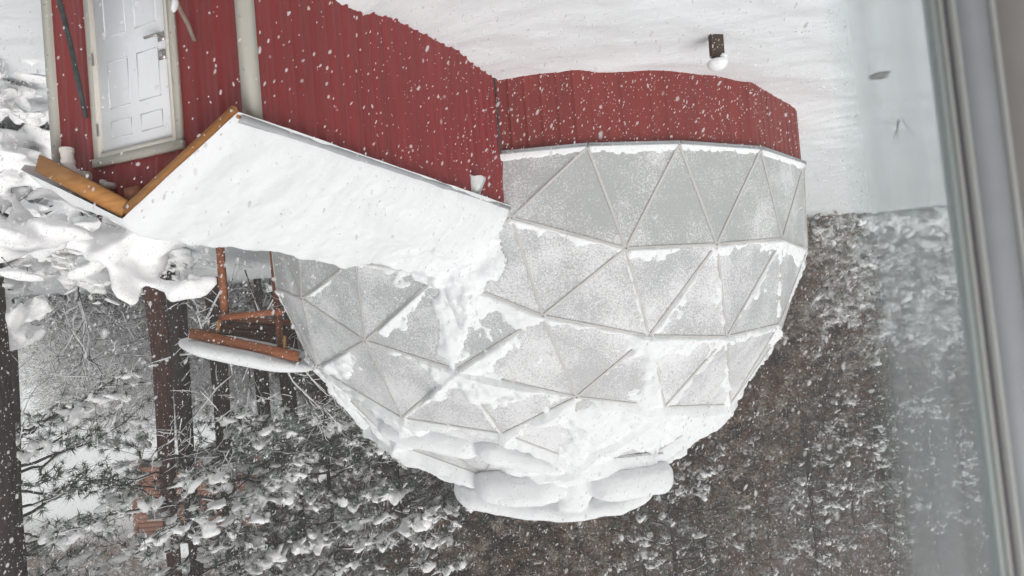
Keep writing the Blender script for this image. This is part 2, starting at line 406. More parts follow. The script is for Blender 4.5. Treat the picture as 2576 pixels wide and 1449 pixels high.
# joint strips share one low box mesh
g = G(); g.box((0, 0, 0), (0.5, 0, 0), (0, 0.5, 0), (0, 0, 0.5))
strip_mesh = None
for (a, b), fs in edges.items():
    pa, pb = DV[a], DV[b]; mid = (pa + pb) / 2; d = pb - pa; L = np.linalg.norm(d); d /= L
    up = (mid - DC); up -= d * (up @ d); up /= np.linalg.norm(up); sdv = np.cross(up, d)
    if strip_mesh is None:
        o = g.build('joint_strip', M['batten']); strip_mesh = o.data
    else:
        o = bpy.data.objects.new('joint_strip', strip_mesh); COL.objects.link(o)
    Mx = Matrix.Identity(4)
    mid = mid + up * 0.006
    for i in range(3):
        Mx[i][0] = d[i] * L * 0.985; Mx[i][1] = sdv[i] * 0.046; Mx[i][2] = up[i] * 0.02; Mx[i][3] = mid[i]
    put(o, dome); o.matrix_basis = Mx

# riser wall below the dome: ribbed red sheets, one per side, with a grey cap flashing
def ribbed(g, A, B, zlo, ztop, nrm, pitch=0.25, rib=0.022, rw=0.03, off=0.0):
    """ribbed sheet standing between plan points A and B; ztop is a function of distance from A"""
    A = np.asarray(A, float)[:2]; B = np.asarray(B, float)[:2]; L = np.linalg.norm(B - A); d = (B - A) / L
    s = [0.0]; dep = [0.0]; q = pitch * 0.5 + off
    while q < L - rw * 1.3:
        for ds, dd in ((-rw, 0), (-rw * .45, rib), (rw * .45, rib), (rw, 0)): s.append(q + ds); dep.append(dd)
        if pitch > 0.2:
            for fr_ in (0.36, 0.64):
                qq = q + pitch * fr_
                if qq < L - 0.03:
                    for ds, dd in ((-0.012, 0), (0, rib * 0.22), (0.012, 0)): s.append(qq + ds); dep.append(dd)
        q += pitch
    s.append(L); dep.append(0)
    o = np.argsort(s, kind='stable'); s = np.array(s)[o]; dep = np.array(dep)[o]
    P = A[None] + d[None] * s[:, None] + np.asarray(nrm)[None, :2] * dep[:, None]
    zt = np.array([ztop(v) for v in s])
    n = len(s)
    V = np.concatenate([np.column_stack([P, np.full(n, zlo)]), np.column_stack([P, zt])])
    i = np.arange(n - 1); g.add(V, np.stack([i, i + 1, i + 1 + n, i + n], 1))
BS = sorted(BASE, key=lambda q: math.atan2(q[0] - DC[0], -(q[1] - DC[1])))
for i in range(len(BS)):
    a, b = BS[i], BS[(i + 1) % len(BS)]
    mid = (a + b) / 2; nrm = mid - DC; nrm[2] = 0; nrm /= np.linalg.norm(nrm)
    a2 = DC + (a - DC) * 0.992; b2 = DC + (b - DC) * 0.992
    g = G(); ribbed(g, a2, b2, -0.6, lambda s: ZB - 0.02, nrm, pitch=0.262, rib=0.014, rw=0.016)
    g.build('riser_sheet', M['red_riser'], dome)
    g = G(); d = (b - a) / np.linalg.norm(b - a); L = np.linalg.norm(b - a)
    g.box(mid + nrm * 0.022 + np.array([0, 0, -0.012]), d * (L / 2 - 0.004), nrm * 0.03, np.array([0, 0, 0.014]))
    g.box(mid + nrm * 0.048 + np.array([0, 0, -0.035]), d * (L / 2 - 0.004), nrm * 0.004, np.array([0, 0, 0.022]))
    g.build('cap_flashing', M['flash'], dome)
# the soil-filled ground slab closes the shell
g = G(); n = len(BS); V = np.array([DC + (q - DC) * 0.97 for q in BS]); V[:, 2] = ZB - 0.25
g.add(np.concatenate([V, [[DC[0], DC[1], ZB - 0.25]]]), [[i, (i + 1) % n, n] for i in range(n)])
g.build('floor_slab', M['dark_timber'], dome)

# ------------------------------------------------------------------ snow lying on the dome
def dome_snow():
    N = 44
    bc = np.array([(i, j, N - i - j) for i in range(N + 1) for j in range(N + 1 - i)]) / N
    idx = {}; q = 0
    for i in range(N + 1):
        for j in range(N + 1 - i): idx[i, j] = q; q += 1
    T = []
    for i in range(N):
        for j in range(N - i):
            T.append((idx[i, j], idx[i + 1, j], idx[i, j + 1]))
            if i + j < N - 1: T.append((idx[i + 1, j], idx[i + 1, j + 1], idx[i, j + 1]))
    T = np.array(T)
    allP, allN, allS = [], [], []
    for ids in DT:
        P = DV[ids]; c = P.mean(0); n = np.cross(P[1] - P[0], P[2] - P[0]); n /= np.linalg.norm(n)
        if c[1] > DC[1] + 3.5 and c[2] < DC[2] + 5.0: continue
        X = bc @ P
        el = math.degrees(math.asin((c[2] - DC[2]) / R)); az = math.degrees(math.atan2(c[0] - DC[0], -(c[1] - DC[1])))
        dh = np.full(len(X), 9.0); ds = np.full(len(X), 9.0)
        for a, b in ((0, 1), (1, 2), (2, 0)):
            mm = (P[a] + P[b]) / 2
            if mm[2] > c[2] - 0.06: continue
            e = (P[b] - P[a]); Le = np.linalg.norm(e); e /= Le
            dd = np.linalg.norm((X - P[a]) - ((X - P[a]) @ e)[:, None] * e, axis=1)
            flat = abs(P[b][2] - P[a][2]) / Le
            if flat < 0.45: dh = np.minimum(dh, dd)
            elif flat < 0.95: ds = np.minimum(ds, dd)
        n1 = fbm(X * 0.8, 4, 51); n2 = fbm(X * 2.6, 4, 61); n4 = fbm(X * 8.0, 3, 67) * np.interp(el, [0, 30, 46], [1, 0.9, 0.12])
        base = np.interp(el, [0, 8, 14, 22, 30, 38, 45, 52, 60, 90], [-1.5, -1.4, -1.05, -0.78, -0.58, -0.48, -0.30, 0.25, 1.0, 1.3])
        lh = np.interp(el, [0, 8, 14, 24, 34, 90], [2.5, 2.2, 1.35, 1.15, 1.10, 0.6]); ls = np.interp(el, [0, 12, 20, 30, 90], [0.7, 0.8, 0.95, 0.9, 0.5])
        wide = np.interp(el, [0, 8, 16, 30], [0.20, 0.24, 0.42, 0.55])
        # the flank beside the vestibule roof catches what slides off
        base += 0.75 * math.exp(-((az - 14) / 9) ** 2 - ((el - 14) / 7) ** 2)
        s = base + lh * np.exp(-dh / wide) + ls * np.exp(-ds / 0.22) + np.interp(el, [0, 10, 16], [0.45, 0.6, 1.0]) * (1.1 * n1 + 0.6 * n2) + 0.36 * n4
        thick = np.interp(el, [0, 10, 20, 30, 40, 50, 60, 90], [0.030, 0.045, 0.075, 0.12, 0.19, 0.27, 0.34, 0.40])
        t = np.where(s > 0, thick * (1 - np.exp(-s / 0.40)) * (1 + 0.35 * n2 + 0.40 * n4) + 0.012 * n1, -0.02 + 0.4 * np.maximum(s, -0.05))
        allP.append(X); allN.append(np.repeat(n[None], len(X), 0)); allS.append(t)
    X = np.concatenate(allP); S = np.concatenate(allS)
    Nn = (X - DC) / np.linalg.norm(X - DC, axis=1)[:, None]
    key = np.round(X * 500).astype(np.int64); kk = key[:, 0] * 73856093 ^ key[:, 1] * 19349663 ^ key[:, 2] * 83492791
    u, inv = np.unique(kk, return_inverse=True)
    mn = np.full(len(u), 9.0); np.minimum.at(mn, inv, S); S = mn[inv]
    mid = 0.55 * Nn + np.array([0, 0, 0.45]) * (Nn[:, 2:] > 0.55) + 0.45 * Nn * (Nn[:, 2:] <= 0.55)
    Y = X + mid * S[:, None] + Nn * 0.012
    nf = len(allP); nv = len(bc)
    TT = (T[None] + (np.arange(nf) * nv)[:, None, None]).reshape(-1, 3)
    keep = (S[TT] > -0.012).any(1); TT = TT[keep]
    # weld the shared rims
    first = np.full(len(u), -1); first[inv[::-1]] = np.arange(len(inv))[::-1]
    TT = first[inv][TT]
    used, TT = np.unique(TT, return_inverse=True); TT = TT.reshape(-1, 3)
    o = mesh_obj('snow_on_dome', Y[used], TT.astype(np.int32), M['snow'], smooth=True)
    tag(o, 'patchy white snow clinging to the upper facets of the dome', 'snow', kind='stuff')
dome_snow()

def pillow(name, pts, radii, label, squash=0.75, seed=1, matl=None):
    """rounded snow roll along a line of points; radii (across, up) per point"""
    pts = np.asarray(pts, float); rad = np.asarray(radii, float)
    L = np.concatenate([[0], np.cumsum(np.linalg.norm(np.diff(pts, axis=0), axis=1))])
    k = 70; s = np.linspace(0, L[-1], k)
    C = np.stack([np.interp(s, L, pts[:, i]) for i in range(3)], 1)
    for _ in range(6): C[1:-1] = (C[:-2] + C[1:-1] * 2 + C[2:]) / 4
    ra = np.interp(s, L, rad[:, 0]); rb = np.interp(s, L, rad[:, 1])
    endd = np.minimum(s, L[-1] - s); rr = np.minimum(ra, rb)
    cap = np.sqrt(np.clip(1 - (1 - np.clip(endd / (np.maximum(ra, rb) * 0.8), 0, 1)) ** 2, 0.0004, 1)); ra = ra * cap; rb = rb * cap
    D = np.gradient(C, axis=0); D /= np.linalg.norm(D, axis=1)[:, None]
    A = np.cross(D, [0, 0, 1.0]); A /= np.linalg.norm(A, axis=1)[:, None]; B = np.cross(A, D)
    m_ = 40; th = np.arange(m_) * 2 * PI / m_
    ct, st = np.cos(th), np.sin(th)
    ct = np.sign(ct) * np.abs(ct) ** squash; st = np.sign(st) * np.abs(st) ** squash
    V = C[:, None] + A[:, None] * (ra[:, None] * ct[None])[..., None] + B[:, None] * (rb[:, None] * st[None])[..., None]
    nrm = V - C[:, None]; nl = np.linalg.norm(nrm, axis=2, keepdims=True) + 1e-6
    V = V + nrm / nl * (0.07 * fbm(V * 1.3, 4, seed) + 0.012 * fbm(V * 9, 3, seed + 3))[..., None] * np.clip(nl / 0.2, 0, 1)
    V = V.reshape(-1, 3); i = np.arange(m_); j = (i + 1) % m_
    Q = np.concatenate([np.stack([q * m_ + i, q * m_ + j, (q + 1) * m_ + j, (q + 1) * m_ + i], 1) for q in range(k - 1)])
    o = mesh_obj(name, V, Q.astype(np.int32), matl or M['snow'], smooth=True)
    return tag(o, label, 'snow', kind='stuff')

# snow rolls on the raised roof vents
g = G()
for tri in (((1205, 1163, 12.3), (1428, 1172, 11.75), (1330, 1195, 13.6)), ((1478, 1160, 11.75), (1668, 1142, 12.2), (1560, 1190, 13.6))):
    P = np.array([at(*q) for q in tri]); n = np.cross(P[1] - P[0], P[2] - P[0]); n /= np.linalg.norm(n)
    if n[2] < 0: n = -n
    g = G(); g.add(np.concatenate([P, P - n * 0.05]), [[0, 1, 2], [5, 4, 3]]); g.add(np.concatenate([P, P - n * 0.05]), [[0, 3, 4, 1], [1, 4, 5, 2], [2, 5, 3, 0]])
    g.build('vent_panel', M['panel_mid'], dome)
rolls = [
    pillow('roll', [at(1194, 1208, 12.75), at(1300, 1216, 12.6), at(1432, 1214, 12.4)], [(0.66, 0.38), (0.72, 0.42), (0.62, 0.36)], '-', 0.72, 71),
    pillow('roll', [at(1462, 1208, 12.4), at(1560, 1200, 12.5), at(1680, 1186, 12.9)], [(0.66, 0.36), (0.70, 0.41), (0.58, 0.36)], '-', 0.72, 77),
    pillow('roll', [at(1143, 1214, 13.9), at(1260, 1244, 13.8), at(1420, 1262, 13.7), at(1540, 1240, 13.8), at(1645, 1204, 13.8)], [(0.9, 0.33), (1.0, 0.28), (1.0, 0.26), (1.0, 0.29), (0.9, 0.30)], '-', 0.72, 83),
    pillow('roll', [at(1458, 1185, 12.1), at(1450, 1225, 12.4), at(1428, 1266, 13.3)], [(0.34, 0.3), (0.36, 0.34), (0.4, 0.34)], '-', 0.85, 87),
    pillow('roll', [at(1192, 1112, 11.6), at(1290, 1142, 11.7), at(1425, 1174, 11.8)], [(0.5, 0.30), (0.5, 0.28), (0.42, 0.17)], '-', 0.85, 91),
    pillow('roll', [at(960, 1062, 12.5), at(1090, 1096, 12.0), at(1215, 1122, 11.8)], [(0.5, 0.24), (0.5, 0.30), (0.45, 0.30)], '-', 0.85, 93)]
gg = G()
for o in rolls:
    V = np.array([v.co[:] for v in o.data.vertices]); T = np.array([p.vertices[:] for p in o.data.polygons]); gg.add(V, T); me = o.data; bpy.data.objects.remove(o); bpy.data.meshes.remove(me)
V, T = remeshed(np.concatenate(gg.V), np.concatenate(gg.T), 0.055, 3)
V += ((V - DC) / np.linalg.norm(V - DC, axis=1)[:, None]) * (0.02 * fbm(V * 3.0, 3, 95) + 0.012 * fbm(V * 9.0, 2, 97))[:, None]
tag(mesh_obj('vent_snow', V, T, M['snow'], smooth=True), 'plump overhanging rolls of snow crowning the top of the dome', 'snow', kind='stuff')

# ------------------------------------------------------------------ entrance vestibule
ves = thing('entry_vestibule', V3(0, VW / 2, 0), 'red ribbed steel vestibule with a gable roof and white door, joined to the dome', 'shed')
def ztop_gable(s): return EAVE + (RIDGE - EAVE) * (1 - abs(s - VW / 2) / (VW / 2)) - 0.03
g = G(); ribbed(g, V3(0.0, 0, 0), V3(VL + 0.35, 0, 0), -0.4, lambda s: EAVE, -PE, pitch=0.235, rib=0.028, rw=0.036)
g.build('wall_sheet', M['red'], ves)
g = G(); ribbed(g, V3(VL + 0.35, VW, 0), V3(0, VW, 0), -0.4, lambda s: EAVE, PE, pitch=0.235, rib=0.020, rw=0.034)
g.build('wall_sheet', M['red'], ves)
D0, D1, DTOP = 0.69, 1.69, 2.20        # outer edges of the door casing
for s0, s1, zl in ((0, D0, -0.4), (D1, VW, -0.4), (D0, D1, DTOP - 0.05)):
    g = G(); ribbed(g, V3(0, s0, 0), V3(0, s1, 0), zl, lambda s: ztop_gable(s0 + s), -AX, pitch=0.235, rib=0.018, rw=0.034, off=-0.05)
    g.build('gable_sheet', M['red'], ves)
def vbar(name, mt, t0, t1, w0, w1, z0, z1, parent=ves):
    g = G(); c = V3((t0 + t1) / 2, (w0 + w1) / 2, (z0 + z1) / 2)
    g.box(c, AX * (t1 - t0) / 2, PE * (w1 - w0) / 2, np.array([0, 0, (z1 - z0) / 2])); return g.build(name, mt, parent)
# corner trims
vbar('corner_trim', M['trim'], -0.030, 0.07, -0.032, 0.062, -0.4, EAVE - 0.005)
vbar('corner_trim', M['trim'], -0.030, 0.07, VW - 0.062, VW + 0.032, -0.4, EAVE - 0.005)
vbar('corner_trim', M['trim'], VL + 0.10, VL + 0.22, -0.035, 0.02, ZB - 0.02, EAVE - 0.01)
vbar('corner_trim', M['pole_dark'], VL - 0.02, VL + 0.01, -0.028, 0.0, -0.2, ZB)
# door casing, frame and slab
vbar('door_trim', M['trim'], -0.034, 0.0, D0, D0 + 0.055, 0.1, DTOP - 0.05)
vbar('door_trim', M['trim'], -0.034, 0.0, D1 - 0.055, D1, 0.1, DTOP - 0.05)
vbar('door_trim', M['trim'], -0.045, 0.0, D0 - 0.012, D1 + 0.012, DTOP - 0.05, DTOP + 0.02)
vbar('door_jamb', M['jamb'], -0.040, 0.05, D0 + 0.057, D0 + 0.085, 0.1, DTOP - 0.052)
vbar('door_jamb', M['jamb'], -0.040, 0.05, D1 - 0.085, D1 - 0.057, 0.1, DTOP - 0.052)
vbar('door_jamb', M['jamb'], -0.040, 0.05, D0 + 0.087, D1 - 0.087, DTOP - 0.085, DTOP - 0.053)
dw0, dw1, dz0, dz1 = D0 + 0.088, D1 - 0.088, 0.14, DTOP - 0.088
door = vbar('door', M['door'], -0.012, 0.03, dw0, dw1, dz0, dz1)
tag(door, 'white six-panel entrance door')
pw = (dw1 - dw0); cx = (dw0 + dw1) / 2
for a, b in ((dw0 + 0.11, cx - 0.05), (cx + 0.05, dw1 - 0.11)):
    for z0, z1 in ((1.86, 2.01), (1.40, 1.76), (0.92, 1.18), (0.30, 0.80)):
        if (z0, z1) == (1.40, 1.76): z0 = 1.36
        if (z0, z1) == (0.92, 1.18): continue
        if (z0, z1) == (0.30, 0.80): z1 = 1.16
        g = G(); 
        # raised moulding ring and raised field
        for (aa, bb, zz0, zz1, dd) in ((a, b, z0, z0 + 0.012, 0.0004), (a, b, z1 - 0.012, z1, 0.0004), (a, a + 0.012, z0 + 0.0125, z1 - 0.0125, 0.0004), (b - 0.012, b, z0 + 0.0125, z1 - 0.0125, 0.0004)):
            g.box(V3(-0.0122 - dd / 2, (aa + bb) / 2, (zz0 + zz1) / 2), AX * (dd / 2 + 0.0005), PE * (bb - aa) / 2, np.array([0, 0, (zz1 - zz0) / 2]))
        o = g.build('moulded_panel', M['door'], None); o.parent = door
def sub(o, par): o.parent = par; return o
hz, hw = 1.295, 0.845
g = G(); g.box(V3(-0.017, hw, hz), AX * 0.005, PE * 0.033, np.array([0, 0, 0.033])); g.tube([V3(-0.02, hw, hz), V3(-0.06, hw, hz)], 0.012, 8)
g.beam(V3(-0.062, hw - 0.012, hz), V3(-0.062, hw + 0.13, hz - 0.003), 0.012, 0.018); sub(g.build('lever_handle', M['steel']), door)
g = G(); g.box(V3(-0.018, hw, hz + 0.145), AX * 0.006, PE * 0.034, np.array([0, 0, 0.036])); g.tube([V3(-0.02, hw, hz + .145), V3(-0.032, hw, hz + .145)], 0.02, 10); sub(g.build('deadbolt', M['steel']), door)
for z in (2.02 - 0.10, 1.32, 0.5):
    g = G(); g.tube([V3(-0.045, dw1 + 0.006, z - 0.05), V3(-0.045, dw1 + 0.006, z + 0.05)], 0.009, 8); sub(g.build('hinge', M['steel']), door)
# screws of the trims
for w, zs in ((0.015, (1.0, 1.35, 1.75, 2.05)), (VW - 0.015, (0.7, 1.15, 1.55, 1.95)), (D1 - 0.03, (0.9, 1.3, 1.7, 2.0)), (D0 + 0.028, (0.9, 1.3, 1.7, 2.0))):
    for z in zs:
        g = G(); g.tube([V3(-0.03, w, z), V3(-0.042, w, z)], 0.006, 6); g.build('screw', M['flash'], ves)
for w in np.linspace(D0 + 0.06, D1 - 0.06, 6):
    g = G(); g.tube([V3(-0.04, w, DTOP - 0.015), V3(-0.052, w, DTOP - 0.015)], 0.006, 6); g.build('screw', M['flash'], ves)
# roof deck, eave flashing and fascia boards
OV = -0.20
for sgn, nm in ((0, 'roof_deck'), (1, 'roof_deck')):
    g = G(); wa = -0.05 if sgn == 0 else VW - 0.10
    za = EAVE - 0.01
    P = [V3(OV, wa, za), V3(VL + 2.2, wa, za), V3(VL + 2.2, VW / 2, RIDGE), V3(OV, VW / 2, RIDGE)]
    P = np.array(P); g.add(np.concatenate([P, P + [0, 0, 0.03]]), [[3, 2, 1, 0], [4, 5, 6, 7], [0, 1, 5, 4], [1, 2, 6, 5], [2, 3, 7, 6], [3, 0, 4, 7]])
    g.build(nm, M['fascia'], ves)
for wa, sg in ((-0.075, 1),):
    g = G(); g.box(V3(VL / 2, wa, EAVE + 0.004), AX * (VL / 2 + 0.2), PE * 0.022, np.array([0, 0, 0.024])); g.build('eave_flashing', M['flash'], ves)
g = G(); g.beam(V3(OV - 0.02, -0.07, EAVE - 0.045), V3(OV - 0.02, VW / 2 - 0.006, RIDGE - 0.025), 0.09, 0.04, up=-AX); g.build('fascia_board', M['fascia'], ves)
g = G(); g.beam(V3(OV - 0.02, VW - 0.12, EAVE - 0.015), V3(OV - 0.02, VW / 2 + 0.006, RIDGE - 0.055), 0.14, 0.04, up=-AX); g.build('fascia_board', M['fascia'], ves)
for w, z, hw_, hh in ((VW / 2 - 0.03, RIDGE - 0.165, 0.075, 0.06), (VW / 2 - 0.02, RIDGE - 0.075, 0.04, 0.09)):
    g = G(); g.box(V3(OV + 0.03, w, z), AX * 0.022, PE * hw_, np.array([0, 0, hh])); g.build('ridge_block', M['block'], ves)
for wq in (0.55, 1.65):
    g = G(); zz = ztop_gable(wq) - 0.03; g.box(V3(-0.06, wq, zz), AX * 0.06, PE * 0.07, np.array([0, 0, 0.012])); g.build('lookout_block', M['block'], ves)
# white elbow pipe beside the door
pp = [V3(0.02, 1.80, 2.285), V3(-0.07, 1.80, 2.285), V3(-0.115, 1.805, 2.275), V3(-0.145, 1.815, 2.245), V3(-0.155, 1.825, 2.20), V3(-0.155, 1.835, 2.06)]
g = G(); g.tube(pp, 0.046, 16); g.tube([pp[4] + (pp[5] - pp[4]) * 0.05, pp[4] + (pp[5] - pp[4]) * 0.32], 0.052, 16); g.tube([pp[4] + (pp[5] - pp[4]) * 0.78, pp[5] + (pp[5] - pp[4]) * 0.02], 0.053, 16)
g.tube([pp[0], pp[1]], 0.053, 16); tag(g.build('drain_pipe', M['pvc'], ves, True), 'white plastic elbow pipe')
g = G(); g.box(V3(-0.05, 1.50, 2.40), AX * 0.05, PE * 0.035, np.array([0, 0, 0.02])); g.box(V3(-0.09, 1.52, 2.385), AX * 0.02, PE * 0.015, np.array([0, 0, 0.028])); g.build('camera_bracket', M['vent'], ves)
# exhaust hood on the side wall
def side(t, z, out): return V3(t, -out, z)
ht, hzz = 4.05, 1.985
g = G(); a = 0.11
V = [side(ht - a, hzz + a, 0.02), side(ht + a, hzz + a, 0.02), side(ht + a, hzz - a, 0.02), side(ht - a, hzz - a, 0.02),
     side(ht - a, hzz + 0.08, 0.06), side(ht + a, hzz + 0.08, 0.06), side(ht + a * .8, hzz - 0.07, 0.16), side(ht - a * .8, hzz - 0.07, 0.16), side(ht - a * .8, hzz - a, 0.16), side(ht + a * .8, hzz - a, 0.16)]
g.add(V, [[0, 1, 5, 4], [4, 5, 6, 7], [7, 6, 9, 8], [0, 4, 7, 3], [1, 2, 6, 5], [3, 7, 8, 3], [2, 9, 6, 2]])
g.box(side(ht, hzz, 0.022), AX * 0.13, PE * 0.006, np.array([0, 0, 0.13])); tag(g.build('exhaust_hood', M['vent'], ves), 'white exhaust vent hood under the eave')

# snow on the vestibule roof
def roof_snow():
    nt_, nw = 190, 80
    ts = np.linspace(OV - 0.06, VL + 1.5, nt_); ws = np.linspace(-0.10, VW + 0.06, nw)
    Tt, Ww = np.meshgrid(ts, ws, indexing='ij')
    roof = EAVE + 0.03 + (RIDGE - EAVE) * (1 - np.abs(Ww - VW / 2) / (VW / 2 + 0.03)); 
    deep = np.interp(Tt, [-0.3, 0.2, 1.0, 2.2, 3.4, 4.6, 6.0], [0.13, 0.15, 0.19, 0.28, 0.38, 0.46, 0.52])
    edge_n = 0.055 * fbm(np.stack([Tt * 1.7, 0 * Tt, 0 * Tt + 7], -1), 4, 163)
    fromeave = np.clip((Ww + 0.10 - np.clip(edge_n + 0.02, 0, 1)) / 0.8, 0, 1); fromr = np.clip((VW + 0.06 - Ww) / 0.4, 0, 1)
    P = V3(0, 0, 0) + Tt[..., None] * AX + Ww[..., None] * PE
    n1 = fbm(P * 0.9, 4, 101); n2 = fbm(P * 3.3, 4, 107)
    prof = np.clip(np.clip(fromeave, 0, 1) ** 0.4 * 0.85 + 0.12 * fromeave, 0, 1) * np.sqrt(fromr)
    th = deep * prof * (1 + 0.30 * n1) + (0.05 * n2 + 0.02 * fbm(P * 8, 3, 109)) * sstep(0.0, 0.2, fromeave)
    # slumped hollow and broken crust on the slope facing the house
    th = th - 0.10 * np.exp(-((Tt - 2.3) / 0.7) ** 2 - ((Ww - 0.30) / 0.13) ** 2) + 0.07 * np.exp(-((Tt - 2.4) / 0.9) ** 2 - ((Ww - 0.5) / 0.14) ** 2)
    crust = sstep(2.6, 3.4, Tt) * sstep(0.55, 0.8, Ww) * sstep(1.25, 1.0, Ww)
    th = th - crust * 0.07 * (1 - np.abs(fbm(P * 2.2 + 40, 4, 113))) + crust * 0.05 * n2
    # the drift thickens and spreads where the roof meets the dome
    th = th + 0.18 * sstep(4.2, 5.6, Tt) * sstep(0.0, 0.5, Ww)
    front = np.clip((Tt - (OV - 0.06)) / 0.16, 0, 1); th = th * np.sqrt(front) 
    Z = roof + np.maximum(th, 0.004); Z[:, 0] = roof[:, 0] - 0.03; Z[:, -1] = roof[:, -1] - 0.05; Z[0] = roof[0] - 0.0
    V = P.copy(); V[..., 2] = Z
    V[..., :2] += (n2 * 0.02)[..., None] * PE[:2]
    i = (np.arange(nw - 1)[None] + nw * np.arange(nt_ - 1)[:, None]).ravel()
    o = mesh_obj('snow_on_vestibule', V.reshape(-1, 3), np.stack([i, i + nw, i + nw + 1, i + 1], 1), M['snow'], smooth=True)
    tag(o, 'deep smooth snow blanket on the vestibule gable roof', 'snow', kind='stuff')
roof_snow()
# slid snow heaped in the corner between vestibule roof and dome
def heap():
    na, ne = 120, 120
    A, E = np.meshgrid(np.linspace(1, 27, na), np.linspace(3, 22, ne), indexing='ij')
    X = sph(A, E); Nn = (X - DC) / R
    n1 = fbm(X * 1.1, 4, 151); n2 = fbm(X * 3.2, 4, 157); n3 = np.abs(fbm(X * 2.1 + 9, 4, 159))
    s = 1.05 - ((A - 13.5) / 7.5) ** 2 - (np.clip(E - 9.5, -9, 9) / 5.5) ** 2 + 0.85 * n1 + 0.5 * n2 - 0.5 * n3
    s = np.maximum(s, 0.75 - ((A - 14.0) / 2.6) ** 2 - ((E - 15) / 5.0) ** 2 + 0.7 * n1 + 0.5 * n2)
    t = np.where(s > 0, 0.30 * (1 - np.exp(-s / 0.45)) * (1 + 0.55 * n2 - 0.5 * n3), -0.03 + 0.3 * np.maximum(s, -0.1))
    Y = X + (0.6 * Nn + [0, 0, 0.35]) * t[..., None]
    i = (np.arange(ne - 1)[None] + ne * np.arange(na - 1)[:, None]).ravel(); Q = np.stack([i, i + ne, i + ne + 1, i + 1], 1)
    Q = Q[(t.ravel()[Q] > -0.02).any(1)]; used, Q = np.unique(Q, return_inverse=True)
    tag(mesh_obj('slid_snow_heap', Y.reshape(-1, 3)[used], Q.reshape(-1, 4).astype(np.int32), M['snow'], smooth=True), 'crumbled snow heaped on the dome flank above the vestibule roof', 'snow', kind='stuff')
heap()

# ------------------------------------------------------------------ timber porch at the far side of the dome
pc = at(640, 690, 16.0)
porch = thing('timber_porch', (pc[0], pc[1], gz(pc[0], pc[1])), 'small orange-brown timber porch with a snow-topped roof behind the vestibule', 'porch')
def beamP(name, a, b, w, h, mt=None): 
    g = G(); g.beam(a, b, w, h, up=(0, 0, 1) if abs((b - a)[2]) < 0.9 * np.linalg.norm(b - a) else (0, 1, 0)); return g.build(name, mt or M['timber'], porch)
pa = at(567, 800, 15.6); pb = pa.copy(); pb[2] = gz(pa[0], pa[1]) - 0.2
beamP('post', pb, pa, 0.16, 0.16)
pa2 = at(700, 800, 17.6); pb2 = pa2.copy(); pb2[2] = 0.2; beamP('post', pb2, pa2, 0.16, 0.16)
beamP('beam', at(552, 799, 15.45), at(712, 783, 15.6), 0.10, 0.17)
beamP('beam', at(590, 803, 17.4), at(730, 812, 17.6), 0.10, 0.17)
for q in (0.0, 1.0):
    a = at(556, 806, 15.5) * (1 - q) + at(722, 880, 15.8) * q; b = at(575, 812, 17.6) * (1 - q) + at(730, 880, 17.8) * q
    beamP('rafter', a, b, 0.06, 0.14, M['dark_timber'])
# roof: shed slab rising toward the dome
e0, e1 = at(476, 840, 15.2), at(755, 905, 15.4); f0, f1 = at(545, 838, 18.2), at(770, 890, 18.4)
g = G(); P = np.array([e0, e1, f1, f0]); g.add(np.concatenate([P, P + [0, 0, 0.05]]), [[3, 2, 1, 0], [4, 5, 6, 7], [0, 1, 5, 4], [1, 2, 6, 5], [2, 3, 7, 6], [3, 0, 4, 7]]); g.build('roof_deck', M['dark_timber'], porch)
beamP('fascia_board', at(478, 838, 15.12), at(752, 897, 15.32), 0.05, 0.26)
beamP('fascia_board', at(480, 838, 15.15), at(540, 836, 18.2), 0.05, 0.22)
beamP('brace', at(548, 836, 15.3), at(551, 805, 15.35), 0.07, 0.05, M['fascia'])
beamP('brace', at(716, 880, 15.4), at(716, 845, 15.45), 0.07, 0.05, M['fascia'])
beamP('wall_post', at(706, 880, 16.0), at(700, 795, 16.0), 0.12, 0.2)
for q in range(6):
    z = 0.185 * q
    beamP('back_board', at(552, 806, 17.9) + [0, 0, z - 0.02], at(745, 820, 18.0) + [0, 0, z - 0.02], 0.03, 0.18, M['dark_timber'])
k0, k1 = at(432, 852, 15.9), at(800, 922, 16.2)
mid_ = (k0 + k1) / 2
pillow('snow_on_porch', [at(462, 856, 16.2), at(540, 868, 16.3), at(640, 888, 16.4), at(800, 922, 16.6)], [(1.3, 0.20), (1.5, 0.26), (1.5, 0.28), (1.5, 0.27)],
       'straight thick snow slab on the timber porch roof', squash=0.72, seed=121)

# ------------------------------------------------------------------ small things on the snow
pp = at(1797, 22, 8.38); pz = gz(pp[0], pp[1])
post = thing('buried_post', (pp[0], pp[1], pz), 'short brown wooden post capped with snow, standing in the open snow', 'post')
lean = np.array([0.02, 0.0, 1.0])
top = np.array([pp[0], pp[1], pz]) + lean * 0.36
g = G(); g.beam(np.array([pp[0], pp[1], pz]) - lean * 0.5, top, 0.15, 0.11, up=(0, 1, 0)); g.beam(np.array([pp[0] + 0.085, pp[1] - .01, pz]) - lean * 0.5, top + np.array([0.085, -.01, -0.05]), 0.05, 0.10, up=(0, 1, 0)); g.build('shaft', M['post'], post)
g = G(); blobs(g, [top + np.array([0.02, 0, 0.035])], [(1, 0, 0)], [(0.15, 0.14, 0.12)], ICO3, 0.01); blobs(g, [top + np.array([-0.06, -.06, -0.04])], [(1, 0, 0)], [(0.05, 0.04, 0.07)], ICO2, 0.1); g.build('snow_cap', M['snow'], post, True)
pp = at(2205, 78, 10.6); rk = G()
V, T = ICO3; d = V * (1 + 0.75 * fbm(V * 1.9, 4, 131)[:, None]) * [0.15, 0.12, 0.15]
